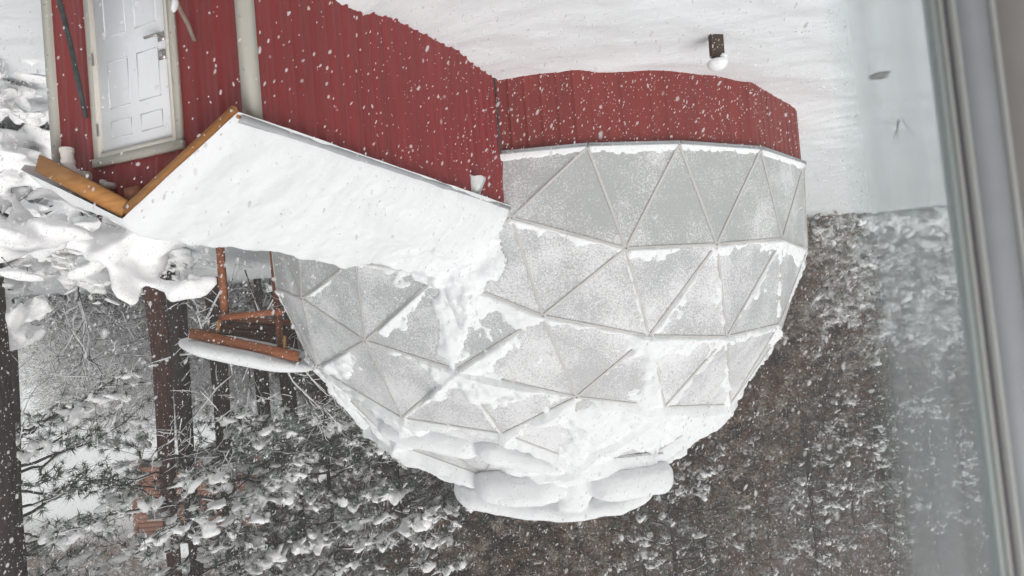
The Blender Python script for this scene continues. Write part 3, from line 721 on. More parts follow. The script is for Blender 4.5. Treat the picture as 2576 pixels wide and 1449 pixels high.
rk.add(d + [pp[0], pp[1], gz(pp[0], pp[1]) - 0.03], T); tag(rk.build('boulder', M['rock'], None, False), 'grey boulder tip poking out of the open snow', 'rock')
def twig_tree(g, p, d, L, r, depth, gs=None, sw=1.0, kids=3, droop=0.0, bend=0.25, snow_p=0.7):
    """recursive bare twigs with snow lying along them"""
    n = 4; pts = [np.asarray(p, float)]; dd = np.asarray(d, float); dd = dd / np.linalg.norm(dd)
    for i in range(n):
        dd = dd + bend * rng.standard_normal(3) * 0.5; dd[2] -= droop; dd /= np.linalg.norm(dd); pts.append(pts[-1] + dd * L / n)
    pts = np.array(pts); g.tube(pts, np.linspace(r, r * 0.55, n + 1), 4 if depth > 0 else 3, cap=False)
    if gs is not None and rng.random() < snow_p:
        sr = (r * 1.0 + 0.012 * sw); off = np.array([0, 0, r * 0.6 + sr * 0.75])
        gs.tube(pts[1:] + off, np.array([0.6, 1, 1, 0.5])[:len(pts) - 1] * sr * rng.uniform(0.8, 1.6), 5)
    if depth == 0: return
    for q in range(kids + (rng.random() < 0.5)):
        f = rng.uniform(0.3, 1.0); i = min(int(f * n), n - 1); b = pts[i] + (pts[i + 1] - pts[i]) * (f * n - i)
        nd = dd * 0.75 + rng.standard_normal(3) * 0.6; nd[2] += 0.12
        twig_tree(g, b, nd, L * rng.uniform(0.45, 0.7), r * 0.6, depth - 1, gs, sw, kids, droop, bend, snow_p)
pp = at(2262, 235, 14.2); pz = gz(pp[0], pp[1]); g = G()
for q in range(4): twig_tree(g, (pp[0] + rng.uniform(-.1, .1), pp[1], pz - 0.05), (rng.uniform(-.6, .6), 0, 1), 0.40, 0.008, 2, kids=2)
tag(g.build('weed_stalk', M['twig']), 'dry weed stalk with curled twigs poking out of the open snow', 'plant')
# two sticks leaning on the gable wall
def stick(name, a, b, r0, r1, mt, label):
    n = 9; s = np.linspace(0, 1, n)[:, None]; P = a * (1 - s) + b * s; P[1:-1] += rng.standard_normal((n - 2, 3)) * 0.006
    g = G(); g.tube(P, np.linspace(r0, r1, n) * (1 + 0.08 * rng.standard_normal(n)), 9)
    return tag(g.build(name, mt, None, True), label, 'stick')
def gable_at(x, y, out):
    d = at(x, y, 1.0) - CAM; p0 = V3(-out, 0, 0); return CAM + d * (((p0 - CAM) @ AX) / (d @ AX))
a = gable_at(216, 297, 0.05); b = gable_at(135, -60, 0.28); b = a + (b - a) * 1.9
stick('leaning_pole', b, a, 0.020, 0.018, M['pole_dark'], 'dark charcoal pole leaning on the red wall to the hinge side of the door')
a = gable_at(490, 104, 0.05); b = gable_at(432, -30, 0.20); b = a + (b - a) * 2.6
stick('leaning_branch', b, a, 0.022, 0.015, M['pole_brown'], 'brown bare branch leaning on the red wall to the handle side of the door')
g = G(); c = gable_at(438, 4, 0.2); blobs(g, [c + [0, 0, .02]], [(0.3, 0, 1)], [(0.06, 0.03, 0.03)], ICO2, .1); tag(g.build('snow_tuft', M['snow'], None, True), 'small tuft of snow caught on the leaning brown branch', 'snow', kind='stuff')

# ------------------------------------------------------------------ trees and shrubs
def pine(seed, Ht, zb, Lmax, nbr, r0, tuft=(12, 0.16, 0.007), snow=1.0, droop=0.12, fine=1.0, lean=0.0, frost=0.4, clump=0.3, lump=0.12):
    """returns geometry of trunk, boughs, needles, frosted needles and snow of a pine standing at the origin"""
    global rng
    keep = rng; rng = np.random.default_rng(seed)
    tk, nd, fn, sn, bo = G(), G(), G(), G(), G()
    n = 14; z = np.linspace(-0.8, Ht, n); P = np.column_stack([lean * z + 0.05 * rng.standard_normal(n).cumsum() * 0.5, 0.05 * rng.standard_normal(n).cumsum() * 0.5, z])
    tk.tube(P, np.clip(r0 * (1 - np.clip(z, 0, Ht) / Ht) ** 0.75, 0.02, None) * np.where(z < 0.3, 1.15, 1), 14)
    tc, td, tf, sc_, sD, sS, cC, cD, cS = [], [], [], [], [], [], [], [], []
    for b in range(nbr):
        f = (b + rng.random()) / nbr; zz = zb + (Ht - zb) * f ** 1.1 * 0.97
        L = (Lmax * (1 - f) ** 0.65 + 0.35) * rng.uniform(0.65, 1.1); a = b * 2.4 + rng.uniform(-0.5, 0.5)
        p0 = np.array([np.interp(zz, z, P[:, 0]), np.interp(zz, z, P[:, 1]), zz])
        h = np.array([math.cos(a), math.sin(a), 0.0]); el = rng.uniform(-0.15, 0.30) + 0.35 * f
        s = np.linspace(0, 1, 9)
        Q = p0 + h * (L * s)[:, None]; Q[:, 2] += L * (el * s - (0.34 + droop) * s ** 2 + 0.10 * s ** 3)
        Q[1:] += np.cumsum(rng.standard_normal((8, 3)), 0) * 0.028 * L
        bo.tube(Q, np.linspace(0.022 + 0.010 * L, 0.007, 9), 4, cap=False)
        sd_ = np.array([-h[1], h[0], 0])
        heavy = rng.random() < clump; icy = (rng.random() < frost) if fine > .8 else (heavy or rng.random() < 0.12)
        nb = max(3, int(L * 4.4 * fine))
        for q in range(nb):
            t = 0.25 + 0.75 * (q + rng.random()) / nb; i = min(int(t * 8), 7); bp = Q[i] + (Q[i + 1] - Q[i]) * (t * 8 - i)
            side_ = 1 if q % 2 else -1
            bl = L * rng.uniform(0.14, 0.32) * (1.25 - 0.5 * t) + 0.12
            d = h * rng.uniform(0.3, 1.0) + sd_ * side_ * rng.uniform(0.3, 1.0) + np.array([0, 0, rng.uniform(-0.6, 0.35)]); d /= np.linalg.norm(d)
            e = bp + d * bl + np.array([0, 0, -0.10 * bl])
            bo.tube(np.array([bp, (bp + e) / 2 + [0, 0, 0.03 * bl], e]), [0.010, 0.008, 0.005], 3, cap=False)
            for u in ((0.55, 1.0) if fine > 0.8 else (0.6, 1.0)):
                tc.append(bp + (e - bp) * u); td.append(d * 0.6 + [0, 0, 0.10]); tf.append(0.85 if icy else 0.10)
            if rng.random() < ((0.9 if heavy else 0.12) if fine > .8 else (lump if heavy else 0.01)) * snow:
                sz = (0.09 + 0.24 * rng.random() ** 1.8) if fine > .8 else (0.11 + 0.27 * rng.random() ** 1.6); sz *= (0.75 + 0.25 * snow)
                cC.append(bp + (e - bp) * rng.uniform(.6, 1.0) + [0, 0, sz * 0.3]); cD.append(d + rng.standard_normal(3) * .3); cS.append((sz * rng.uniform(0.9, 1.5), sz, sz * rng.uniform(0.7, 1.0)))
        if fine > .8 and rng.random() < 0.4 * snow:
            kq = 9; tq = np.linspace(0.15, 1.0, kq); R2 = np.stack([np.interp(tq, s, Q[:, i]) for i in range(3)], 1)
            rr = (0.016 + 0.005 * L) * rng.uniform(0.5, 1.3, kq) * np.where(rng.random(kq) < 0.15, 0.15, 1); R2[:, 2] += rr * 0.9
            sn.tube(R2, rr, 5)
    tc = np.array(tc); td = np.array(td); fr_ = rng.random(len(tc)) < np.array(tf)
    blades(nd, tc[~fr_], td[~fr_], tuft[0], tuft[1], tuft[2], 0.75)
    blades(fn, tc[fr_] + [0, 0, 0.02], td[fr_] + [0, 0, 0.2], tuft[0], tuft[1], tuft[2] * 1.2, 0.75)
    blades(nd, tc[fr_], td[fr_], tuft[0] // 2, tuft[1], tuft[2], 0.75)
    cC = np.array(cC); cD = np.array(cD); cS = np.array(cS)
    if fine < 0.8:
        big = cS[:, 0] > 0.42
        if big.any(): clumps(sn, cC[big], cD[big], cS[big])
        for lo, hi in ((0, 0.2), (0.2, 0.3), (0.3, 9)):
            w_ = (cS[:, 1] >= lo) & (cS[:, 1] < hi)
            if w_.any(): blades(sn, np.repeat(cC[w_], 3, 0) + rng.standard_normal((3 * w_.sum(), 3)) * 0.12, np.tile([0, 0, 0.25], (3 * w_.sum(), 1)), 16, 0.12 + 0.9 * cS[w_, 1].mean(), 0.022, 1.2)
    else:
        clumps(sn, cC, cD, cS)
        for lo, hi in ((0, 0.16), (0.16, 9)):
            w_ = (cS[:, 1] >= lo) & (cS[:, 1] < hi)
            if w_.any(): blades(sn, cC[w_], np.tile([0, 0, 0.1], (w_.sum(), 1)), 16, 0.10 + 1.3 * cS[w_, 1].mean(), 0.014, 1.2)
    rng = keep
    return tk, bo, nd, fn, sn
def proto(parts, mats):
    """meshes without objects; placed later by place()"""
    out = []
    for g, nm, mt in zip(parts, ('trunk', 'boughs', 'needles', 'frosted_needles', 'snow_load'), mats):
        o = g.build(nm, M[mt], None, nm == 'snow_load' or nm == 'trunk')
        if o is None: continue
        out.append((nm, o.data)); bpy.data.objects.remove(o)
    return out
def place(name, meshes, x, y, rz, sc, label, group=None, cat='tree', sink=0.2, z=None, tilt=0.0):
    zz = (gz(x, y) if z is None else z) - sink
    t = bpy.data.objects.new(name, None); COL.objects.link(t); t.location = (x, y, zz); t.rotation_euler = (tilt, 0, rz); t.scale = (sc, sc, sc)
    tag(t, label, cat, group)
    for nm, me in meshes:
        o = bpy.data.objects.new(nm, me); COL.objects.link(o); o.parent = t
        if nm != 'trunk': o['kind'] = 'stuff'
    return t
NB = ('bark', 'twig', 'needle', 'frost', 'tree_snow'); NR = ('bark_red', 'twig', 'needle', 'frost', 'tree_snow'); NF = ('bark', 'bark', 'needle_far', 'frost_far', 'far_snow')
tall_a = proto(pine(201, 24, 15.0, 3.6, 30, 0.35, (18, 0.26, 0.011), 1.1, 0.16, clump=0.5), NR)
tall_b = proto(pine(202, 25, 14.5, 3.4, 30, 0.36, (18, 0.26, 0.011), 1.0, 0.18, clump=0.5), NB)
tall_c = proto(pine(203, 22, 12.0, 3.4, 28, 0.34, (18, 0.26, 0.011), 1.1, 0.20, clump=0.55), NB)
young_a = proto(pine(204, 15.5, 6.4, 3.4, 52, 0.15, (20, 0.26, 0.011), 1.3, 0.10, clump=0.7, frost=0.3), NB)
young_b = proto(pine(205, 9.0, 1.2, 2.4, 54, 0.11, (20, 0.25, 0.011), 1.3, 0.14, clump=0.7, frost=0.3), NB)
mid = [proto(pine(240 + i, 17, 3.0, 4.2, 46, 0.22, (26, 0.30, 0.016), 1.2, 0.36, 0.78, clump=0.5, lump=0.28), NF) for i in range(2)]
young_c = proto(pine(206, 13.0, 5.0, 3.2, 52, 0.13, (20, 0.26, 0.011), 1.2, 0.12, clump=0.6, frost=0.3), NB)
far = [proto(pine(210 + i, Ht, zb, Lm, nb, 0.24, (26, 0.36, 0.017), 1.0, 0.34, 0.70, clump=cl), NF) for i, (Ht, zb, Lm, nb, cl) in enumerate(((17, 1.2, 4.0, 90, 0.32), (20, 2.5, 4.2, 94, 0.25), (15, 0.8, 3.6, 80, 0.45), (22, 5.0, 4.4, 94, 0.2)))]
laden = [proto(pine(230 + i, 9.0, 0.5, 3.0, 74, 0.13, (20, 0.26, 0.016), 1.6, 0.34, 0.75, clump=0.95, lump=0.85), ('bark', 'twig', 'frost', 'tree_snow', 'tree_snow')) for i in range(2)]
def xy(px, py, d): p = at(px, py, d); return p[0], p[1]
# trunks one can tell apart
for px, d, mesh, sc, rz, lab in (
        (388, 21.0, tall_a, 1.0, 0.4, 'tall pine with reddish bark, the stoutest trunk beside the timber porch'),
        (436, 23.0, tall_b, 1.0, 1.9, 'dark pine standing right behind the stout reddish trunk'),
        (536, 22.5, tall_b, 0.98, 3.3, 'straight dark pine rising directly behind the timber porch roof'),
        (-42, 13.5, tall_c, 1.15, 2.2, 'dark pine trunk rising behind the snow-bowed shrub beside the vestibule'),
        (640, 27.0, tall_b, 1.0, 5.0, 'dark pine glimpsed through the open timber porch'),
        (700, 24.0, tall_c, 1.05, 0.9, 'dark pine close against the dome flank beside the porch')):
    x, y = xy(px, 690, d); place('pine_tree', mesh, x, y, rz, sc, lab)
for px, py, d, mesh, sc, rz, lab in (
        (425, 700, 19.6, young_a, 1.05, 0.7, 'slim pine with snow-clumped boughs hanging before the stout reddish trunk'),
        (15, 700, 17.5, young_c, 1.05, 2.6, 'slim pine with snow-capped tufts close behind the dark trunk by the shrub'),
        (655, 760, 23.5, young_a, 1.0, 4.4, 'slim pine with dark green tufts rising over the timber porch'),
        (800, 800, 24.0, young_c, 1.15, 3.1, 'slim pine with white clumps behind the dome flank above the porch'),
        (960, 800, 24.5, young_b, 1.5, 4.1, 'bushy snow-tufted pine directly behind the dome shoulder'),
        (1085, 800, 25.0, young_c, 1.1, 5.1, 'snow-clumped pine right behind the dome crown')):
    x, y = xy(px, py, d); place('young_pine', mesh, x, y, rz, sc, lab)
for q, (px, d, sc) in enumerate(((1700, 31, 1.0), (1820, 34, 1.05), (1930, 36, 0.9), (2040, 40, 1.1), (2120, 43, 1.15), (2260, 46, 1.1), (2400, 47, 1.15), (1600, 33, 1.15), (1480, 30, 1.1), (1340, 29, 1.0), (1210, 28, 1.05))):
    x, y = xy(px, 700, d); place('laden_pine', mid[q % 2], x, y, q * 1.3, sc, 'brown-green pine with heavy snow-loaded boughs at the front of the wood', 'snow-loaded pines at the edge of the wood')
for q, (px, d, sc) in enumerate(((1715, 33, 1.0), (1745, 37, 0.9), (1640, 30, 0.95), (1880, 39, 1.05), (1985, 38, 1.0), (2025, 44, 1.1), (2095, 41, 0.9), (2170, 45, 1.1), (2225, 42, 0.95), (2300, 44, 1.05), (2370, 46, 1.0), (2440, 45, 1.1), (1560, 35, 1.0), (1400, 32, 1.05), (1270, 30, 0.9), (1120, 31, 1.0))):
    x, y = xy(px, 700, d); place('tall_pine', tall_b, x, y, q * 2.1, sc, 'tall straight dark trunk of a pine standing within the brown wood', 'bare-stemmed pines in the wood')
# forest
cnt = 0
for q in range(260):
    u = rng.random(); y = rng.uniform(27, 68); x = rng.uniform(-1.02 * y - 4, 0.92 * y + 4)
    if x < -3 and y < 46 + 0.02 * x: continue                       # open snow field
    if y < 30 and -12 < x < 4 and rng.random() < 0.4: continue
    right = x > 3
    if right and x > 0.22 * y and (y < 52 or x > 0.52 * y or rng.random() < 0.5): continue      # the pale slope stays thinly wooded
    if cnt >= 170: break
    k = int(rng.integers(0, 4)); sc = rng.uniform(0.8, 1.25)
    if right: lab, grp = 'snow-dusted pine on the steep hillside behind the porch', 'pines on the hillside'
    elif x > -18: lab, grp = 'snow-dusted pine in the dense wood behind the dome', 'pines behind the dome'
    else: lab, grp = 'misty snow-laden pine beyond the open snow field', 'pines beyond the snow field'
    place('forest_pine', far[k], x, y, rng.uniform(0, 6.28), sc, lab, grp); cnt += 1
for px, d, k in ((1100, 29, 0), (1250, 31, 1), (1400, 30, 2), (1560, 31, 0), (1700, 34, 1), (1830, 37, 3), (1950, 39, 0), (2080, 42, 2), (2200, 44, 1), (2320, 45, 0), (2440, 46, 2), (900, 29, 2), (1000, 33, 3), (1320, 36, 3), (1480, 38, 3), (1640, 42, 0), (2020, 50, 3)):
    x, y = xy(px, 700, d)
    lab, grp = ('snow-dusted pine in the dense wood behind the dome', 'pines behind the dome') if x > -18 else ('misty snow-laden pine beyond the open snow field', 'pines beyond the snow field')
    place('forest_pine', far[k], x, y, rng.uniform(0, 6.28), rng.uniform(0.95, 1.3), lab, grp)

for px, d, sc in ((2060, 38.5, 0.8), (2115, 39, 0.85), (2010, 40, 1.05), (2180, 40, 0.95), (2245, 41, 1.1), (2315, 41, 1.15), (2385, 42, 1.1), (2455, 43, 1.2), (2150, 42, 1.2), (2080, 43, 1.3), (2285, 44, 1.35), (2350, 45, 1.4), (2420, 46, 1.35), (2530, 44, 1.2)):
    x, y = xy(px, 560, d); place('laden_tree', laden[int(px) % 2], x, y, px * 1.0, sc, 'small tree smothered white with snow at the edge of the open snow field', 'snow-smothered trees by the snow field')
# the far wood that closes the view reads as one mass
def far_wood():
    g = G(); n = 90000
    x = rng.uniform(-100, 82, n); y = rng.uniform(60, 84, n); h = rng.uniform(0, 1, n) ** 0.7 * 38
    zg = ground(x, y); C = np.stack([x, y, zg + h], 1)
    C = C[np.abs(fbm(C * [0.22, 0.22, 0.05], 2, 141)) < 0.55]; C = C[(C[:, 0] < 0.36 * C[:, 1]) | (C[:, 2] > 0.33 * C[:, 1] + 3.6)]
    blades(g, C, np.tile([0.0, 0.0, -0.3], (len(C), 1)), 6, 1.1, 0.05, 0.8)
    tag(g.build('far_wood', M['needle_far']), 'dim mass of distant forest closing the view behind the pines', 'forest', kind='stuff')
far_wood()

# bare shrubs with snow lying on every twig
def shrub(seed, Ht, stems, depth, kids, r, sw, spread=0.8, pads=0, droop=0.03, big=1.0, vox=0):
    global rng
    keep = rng; rng = np.random.default_rng(seed); g, s = G(), G()
    for q in range(stems):
        a = rng.uniform(0, 6.28); twig_tree(g, (0.15 * math.cos(a) * stems ** .5, 0.15 * math.sin(a) * stems ** .5, -0.1), (spread * math.cos(a), spread * math.sin(a), 1.0), Ht * rng.uniform(0.5, 0.8), r, depth, s, sw, kids, droop, 0.30, 0.85)
    if pads:
        V = np.concatenate(g.V); V = V[V[:, 2] > 0.1 * Ht]; C = V[rng.integers(0, len(V), pads)]
        sz = rng.uniform(0.04, 0.16, pads) * Ht / 2.2 * big
        blobs(s, C + [0, 0, 0.02], rng.standard_normal((pads, 3)) * [1, 1, .5], np.stack([sz * rng.uniform(0.9, 1.9, pads), sz * 0.8, sz * rng.uniform(.3, .6, pads)], 1), ICO2, 0.08)
    if vox: V_, T_ = remeshed(np.concatenate(s.V), np.concatenate(s.T), vox, 3); s = G(); s.add(V_ + 0.02 * np.stack([fbm(V_ * 6, 2, 5 + i_) for i_ in range(3)], 1), T_)
    rng = keep
    out = []
    for gg, nm, mt, sm in ((g, 'stems', 'twig', False), (s, 'snow_load', 'tree_snow', True)):
        o = gg.build(nm, M[mt], None, sm); out.append((nm, o.data)); bpy.data.objects.remove(o)
    return out
bowed = shrub(301, 2.6, 6, 3, 3, 0.020, 2.6, 0.9, 300, 0.10, 1.5, 0.035)
bowed2 = shrub(302, 2.2, 6, 3, 3, 0.016, 2.4, 1.0, 260, 0.10, 1.5, 0.035)
thick = [shrub(310 + i, 3.4, 10, 3, 4, 0.014, 0.7, 0.75, 0, 0.04) for i in range(3)]
mound = [shrub(320 + i, 2.6, 9, 3, 3, 0.016, 1.6, 1.2, 300, 0.12, 1.5, 0.06) for i in range(2)]
for px, py, d, me, sc, rz, lab in (
        (60, 330, 8.6, bowed2, 0.62, 0.3, 'low snow-buried shrub with dark twigs at the vestibule corner'),
        (110, 520, 11.2, bowed, 1.25, 1.1, 'snow-bowed shrub with thick white pads beyond the vestibule corner'),
        (20, 560, 12.0, bowed2, 1.9, 2.4, 'tall snow-bowed shrub arching at the foot of the dark pine'),
        (210, 560, 14.0, bowed, 0.85, 3.6, 'snow-plastered shrub between the vestibule and the stout reddish trunk')):
    x, y = xy(px, py, d); place('snowy_shrub', me, x, y, rz, sc, lab, None, 'shrub')
for q, (px, d, sc) in enumerate(((270, 15.5, 0.7), (330, 17.5, 0.8), (150, 16.0, 0.9), (60, 17.0, 1.0), (400, 18.5, 0.6))):
    x, y = xy(px, 640, d); place('snowy_shrub', mound[q % 2], x, y, q * 1.7, sc, 'round bush buried white with snow on the bank behind the vestibule', 'snow-buried bushes on the bank', 'shrub')
for q in range(64):
    px = rng.uniform(60, 720) if q % 3 else rng.uniform(180, 520); d = rng.uniform(26.5, 35) if px > 200 else rng.uniform(25, 29); x, y = xy(px, 720, d)
    place('bare_shrub', thick[q % 3], x, y, rng.uniform(0, 6.28), rng.uniform(0.8, 1.5), 'snow-coated bare shrub in the thicket on the slope behind the porch', 'thicket shrubs behind the porch', 'shrub')
for q in range(46):
    px = rng.uniform(1960, 2560); d = rng.uniform(39.5, 46); x, y = xy(px, 560, d)
    place('bare_shrub', mound[q % 2], x, y, rng.uniform(0, 6.28), rng.uniform(0.8, 1.7), 'snow-smothered bush along the far edge of the open snow field', 'bushes along the snow field', 'shrub')

bare = shrub(330, 3.4, 2, 4, 3, 0.016, 0.22, 0.55, 0, 0.02)
for px, d, sc, rz, lab in ((600, 21.5, 1.7, 0.4, 'bare tree with white-lined twigs rising beside the porch roof'), (745, 22.5, 1.9, 2.2, 'bare tree with white-lined limbs against the dark wood at the dome shoulder'), (190, 21.0, 1.5, 4.0, 'bare snowy sapling standing between the dark pine and the stout reddish trunk')):
    x, y = xy(px, 700, d); place('bare_tree', bare, x, y, rz, sc, lab)

# ------------------------------------------------------------------ cabin up the slope
cx_, cy_ = xy(540, 1250, 50.0); cz = at(540, 1190, 50.0)[2]
cab = thing('log_cabin', (cx_, cy_, cz), 'orange log cabin half hidden by pines high on the slope', 'house')
g = G(); hw_, hd_, hh_ = 5.0, 3.0, 4.4
for q in range(16):
    z = cz - 1.5 + 0.37 * q
    for a, b in (((-hw_, -hd_), (hw_, -hd_)), ((-hw_, hd_), (hw_, hd_)), ((-hw_, -hd_), (-hw_, hd_)), ((hw_, -hd_), (hw_, hd_))):
        g.tube([(cx_ + a[0], cy_ + a[1], z), (cx_ + b[0], cy_ + b[1], z)], 0.20, 6)
g.build('log_wall', M['cabin'], cab)
g = G(); zt = cz + hh_; P = [(cx_ - hw_ - .7, cy_ - hd_ - .8, zt), (cx_ + hw_ + .7, cy_ - hd_ - .8, zt), (cx_ + hw_ + .7, cy_, zt + 2.2), (cx_ - hw_ - .7, cy_, zt + 2.2), (cx_ - hw_ - .7, cy_ + hd_ + .8, zt), (cx_ + hw_ + .7, cy_ + hd_ + .8, zt)]
P = np.array(P); g.add(np.concatenate([P, P - [0, 0, .25]]), [[0, 1, 2, 3], [3, 2, 5, 4], [6, 9, 8, 7], [9, 10, 11, 8], [0, 6, 7, 1], [4, 5, 11, 10]]); g.build('roof', M['dark_timber'], cab)
g = G(); P2 = P + [0, 0, .02]; g.add(np.concatenate([P2 + [0, 0, 0.45], P2]), [[0, 1, 2, 3], [3, 2, 5, 4], [0, 6, 7, 1], [4, 5, 11, 10], [0, 3, 9, 6], [1, 7, 8, 2], [3, 4, 10, 9], [2, 8, 11, 5]]); g.build('roof_snow', M['snow'], cab)
for wx in (-3.0, 0.3, 3.2):
    g = G(); g.box((cx_ + wx, cy_ - hd_ - 0.22, cz + 1.9), (0.55, 0, 0), (0, 0.03, 0), (0, 0, 0.6)); wo_ = g.build('window', M['glass_dark'], cab)
    g = G(); g.box((cx_ + wx, cy_ - hd_ - 0.24, cz + 1.9), (0.03, 0, 0), (0, 0.03, 0), (0, 0, 0.6)); g.box((cx_ + wx, cy_ - hd_ - 0.24, cz + 2.53), (0.62, 0, 0), (0, 0.04, 0), (0, 0, 0.05)); sub(g.build('window_frame', M['trim']), wo_)

# ------------------------------------------------------------------ the window the picture was taken through
win = thing('house_window', (0.3, 0.75, 2.6), 'grey vinyl sliding window frame with a reflection veil painted on the pane at one side', 'window')
WY = 0.72
def wx(px): return at(px, 724, WY)[0]
def wbox(name, mt, x0, x1, y0, y1, z0, z1, par=win):
    g = G(); g.box(((x0 + x1) / 2, (y0 + y1) / 2, (z0 + z1) / 2), ((x1 - x0) / 2, 0, 0), (0, (y1 - y0) / 2, 0), (0, 0, (z1 - z0) / 2))
    if par is not None: g.V[0][:, 0] -= 0.028 * (g.V[0][:, 2] - 3.6)          # the frame has settled a little out of plumb
    return g.build(name, mt, par)
Z0, Z1 = 2.55, 4.70; XR = 2.6; xl = wx(2483)
for nm, mt, p0, p1, f0 in (('sash_stile', 'sash_grey', 2440, 2458, 0.010), ('sash_bead', 'frame_light', 2458.5, 2465, 0.006), ('frame_gasket', 'gasket', 2465.5, 2480, 0.008), ('frame_ridge', 'frame_light', 2480.5, 2489, 0.0),
                       ('frame_upright', 'frame_grey', 2489.5, 2577, 0.003), ('jamb_ridge', 'frame_light', 2577.5, 2587, -0.001), ('jamb_liner', 'wall_in', 2587.5, 2900, 0.002)):
    wbox(nm, M[mt], wx(p1), wx(p0), WY + f0, WY + 0.022, Z0, Z1)
wbox('frame_head', M['frame_grey'], xl + 0.08, XR, WY + 0.001, WY + 0.021, Z1 - 0.05, Z1)
wbox('frame_sill', M['frame_grey'], xl + 0.08, XR, WY + 0.001, WY + 0.021, Z0, Z0 + 0.05)
wbox('frame_upright', M['frame_grey'], XR, XR + 0.07, WY, WY + 0.022, Z0, Z1)
veil = bpy.data.materials.new('reflection_veil_glass'); veil.use_nodes = True; nt = veil.node_tree; nt.nodes.clear()  # indoor reflection on the glass, painted as a milky translucent layer
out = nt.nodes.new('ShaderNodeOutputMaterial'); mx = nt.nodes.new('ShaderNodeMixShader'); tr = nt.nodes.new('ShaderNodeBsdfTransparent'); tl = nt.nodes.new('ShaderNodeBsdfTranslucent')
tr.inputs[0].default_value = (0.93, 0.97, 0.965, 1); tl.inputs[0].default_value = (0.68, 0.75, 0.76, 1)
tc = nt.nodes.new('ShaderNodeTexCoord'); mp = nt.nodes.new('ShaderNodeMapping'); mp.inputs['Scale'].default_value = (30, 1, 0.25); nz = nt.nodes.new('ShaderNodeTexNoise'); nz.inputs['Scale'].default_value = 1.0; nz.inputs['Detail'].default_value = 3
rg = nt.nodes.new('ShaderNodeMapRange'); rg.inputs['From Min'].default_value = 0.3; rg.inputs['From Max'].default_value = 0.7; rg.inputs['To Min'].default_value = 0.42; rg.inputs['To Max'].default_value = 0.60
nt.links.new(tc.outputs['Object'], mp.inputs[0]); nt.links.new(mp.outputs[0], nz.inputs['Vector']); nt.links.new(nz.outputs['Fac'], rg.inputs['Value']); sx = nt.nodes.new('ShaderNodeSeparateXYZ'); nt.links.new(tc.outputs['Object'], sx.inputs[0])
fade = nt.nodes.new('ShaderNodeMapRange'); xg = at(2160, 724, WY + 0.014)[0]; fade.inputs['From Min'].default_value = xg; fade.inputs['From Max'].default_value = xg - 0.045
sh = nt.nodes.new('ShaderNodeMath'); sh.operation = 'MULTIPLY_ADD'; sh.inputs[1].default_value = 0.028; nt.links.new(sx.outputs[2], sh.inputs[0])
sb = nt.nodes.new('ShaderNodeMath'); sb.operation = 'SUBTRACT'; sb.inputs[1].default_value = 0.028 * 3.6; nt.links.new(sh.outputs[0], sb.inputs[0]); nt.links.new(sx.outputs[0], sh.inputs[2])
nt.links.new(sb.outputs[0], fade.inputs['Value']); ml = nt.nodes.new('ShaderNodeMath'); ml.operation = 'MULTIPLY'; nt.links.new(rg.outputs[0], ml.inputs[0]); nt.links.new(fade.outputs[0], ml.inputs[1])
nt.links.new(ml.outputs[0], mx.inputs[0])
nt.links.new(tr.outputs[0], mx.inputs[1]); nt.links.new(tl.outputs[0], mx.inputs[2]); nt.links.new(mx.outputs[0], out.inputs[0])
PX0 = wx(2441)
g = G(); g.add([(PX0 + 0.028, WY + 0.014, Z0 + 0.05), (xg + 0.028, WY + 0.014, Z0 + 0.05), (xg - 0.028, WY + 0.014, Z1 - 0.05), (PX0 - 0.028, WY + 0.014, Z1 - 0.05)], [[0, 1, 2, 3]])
g.build('reflection_veil_pane', veil, win)  # strip of pane that carries the painted reflection veil
wl = wbox('house_wall', M['red'], -3.5, 4.0, WY - 0.02, WY + 0.14, -1.0, Z0 - 0.01, None); tag(wl, 'red siding wall of the house below the window', kind='structure')

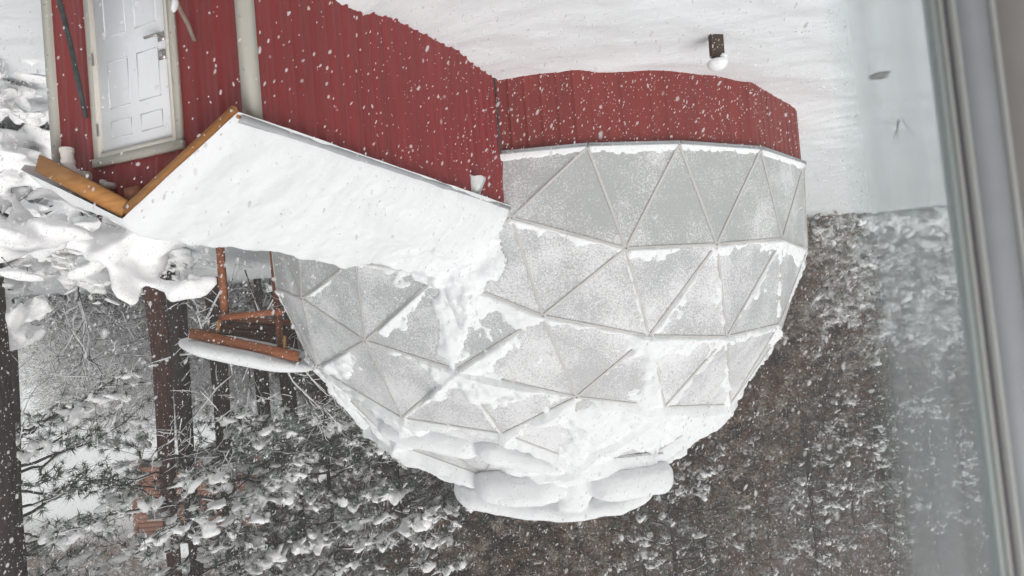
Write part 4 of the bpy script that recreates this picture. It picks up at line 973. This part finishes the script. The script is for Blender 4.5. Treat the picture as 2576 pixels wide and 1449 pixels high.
# ------------------------------------------------------------------ falling snow
def flakes():
    P = []
    for n, y0, y1 in ((42000, 0.9, 9.0), (52000, 9.0, 24.0)):
        y = (rng.uniform(y0 ** 3, y1 ** 3, n)) ** (1 / 3)
        x = rng.uniform(-1.0, 0.95, n) * (y + 0.6); z = 3.6 + rng.uniform(-0.62, 0.62, n) * (y + 0.6)
        P.append(np.stack([x, y, z], 1))
    P = np.concatenate(P)
    P = P[(P[:, 2] > 0.2)]
    # none inside the dome or the vestibule
    P = P[np.linalg.norm(P - DC, axis=1) > R + 0.3]
    t = (P - NEAR) @ AX; w = (P - NEAR) @ PE
    P = P[~((t > -0.1) & (t < VL + 2) & (w > -0.1) & (w < VW + 0.1) & (P[:, 2] < 2.9))]
    n = len(P)
    hx = [(math.cos(q * PI / 3), math.sin(q * PI / 3)) for q in range(6)]
    V0 = np.array([(b_, 0.15 * b_, a_) for a_, b_ in hx] + [(-0.15 * b_, b_, a_) for a_, b_ in hx], float)
    T0 = np.array([(0, 1, 2), (0, 2, 3), (0, 3, 4), (0, 4, 5), (6, 7, 8), (6, 8, 9), (6, 9, 10), (6, 10, 11)])
    d = np.array([0.42, 0.1, 0.9]) + rng.standard_normal((n, 3)) * 0.22; d /= np.linalg.norm(d, axis=1)[:, None]
    a = np.cross(d, rng.standard_normal((n, 3))); a /= np.linalg.norm(a, axis=1)[:, None]; b = np.cross(d, a)
    s = np.clip(rng.lognormal(0, 0.42, n) * 0.0040, 0.002, 0.0075) * np.clip(P[:, 1] / 2.2, 0.55, 1); L = s * rng.uniform(1.0, 2.6, n)
    V = P[:, None] + d[:, None] * (V0[None, :, 2] * L[:, None])[..., None] + a[:, None] * (V0[None, :, 0] * s[:, None])[..., None] + b[:, None] * (V0[None, :, 1] * s[:, None])[..., None]
    T = (T0[None] + (np.arange(n) * 12)[:, None, None]).reshape(-1, 3)
    o = mesh_obj('falling_snow', V.reshape(-1, 3), T.astype(np.int32), M['flake']); tag(o, 'falling snowflakes filling the air between house and dome', 'snowflakes', kind='stuff')
flakes()

# ------------------------------------------------------------------ snow-filled air
HZ = bpy.data.materials.new('snow_haze'); HZ.use_nodes = True; nt = HZ.node_tree; nt.nodes.clear()
out = nt.nodes.new('ShaderNodeOutputMaterial'); pv = nt.nodes.new('ShaderNodeVolumePrincipled'); pv.inputs['Color'].default_value = (0.94, 0.915, 0.895, 1); pv.inputs['Density'].default_value = 0.0036
nt.links.new(pv.outputs[0], out.inputs['Volume'])
g = G(); g.box((-8, 65, 36), (115, 0, 0), (0, 75, 0), (0, 0, 40)); tag(g.build('haze', HZ), 'pale haze of falling snow filling the air', 'haze', kind='stuff')
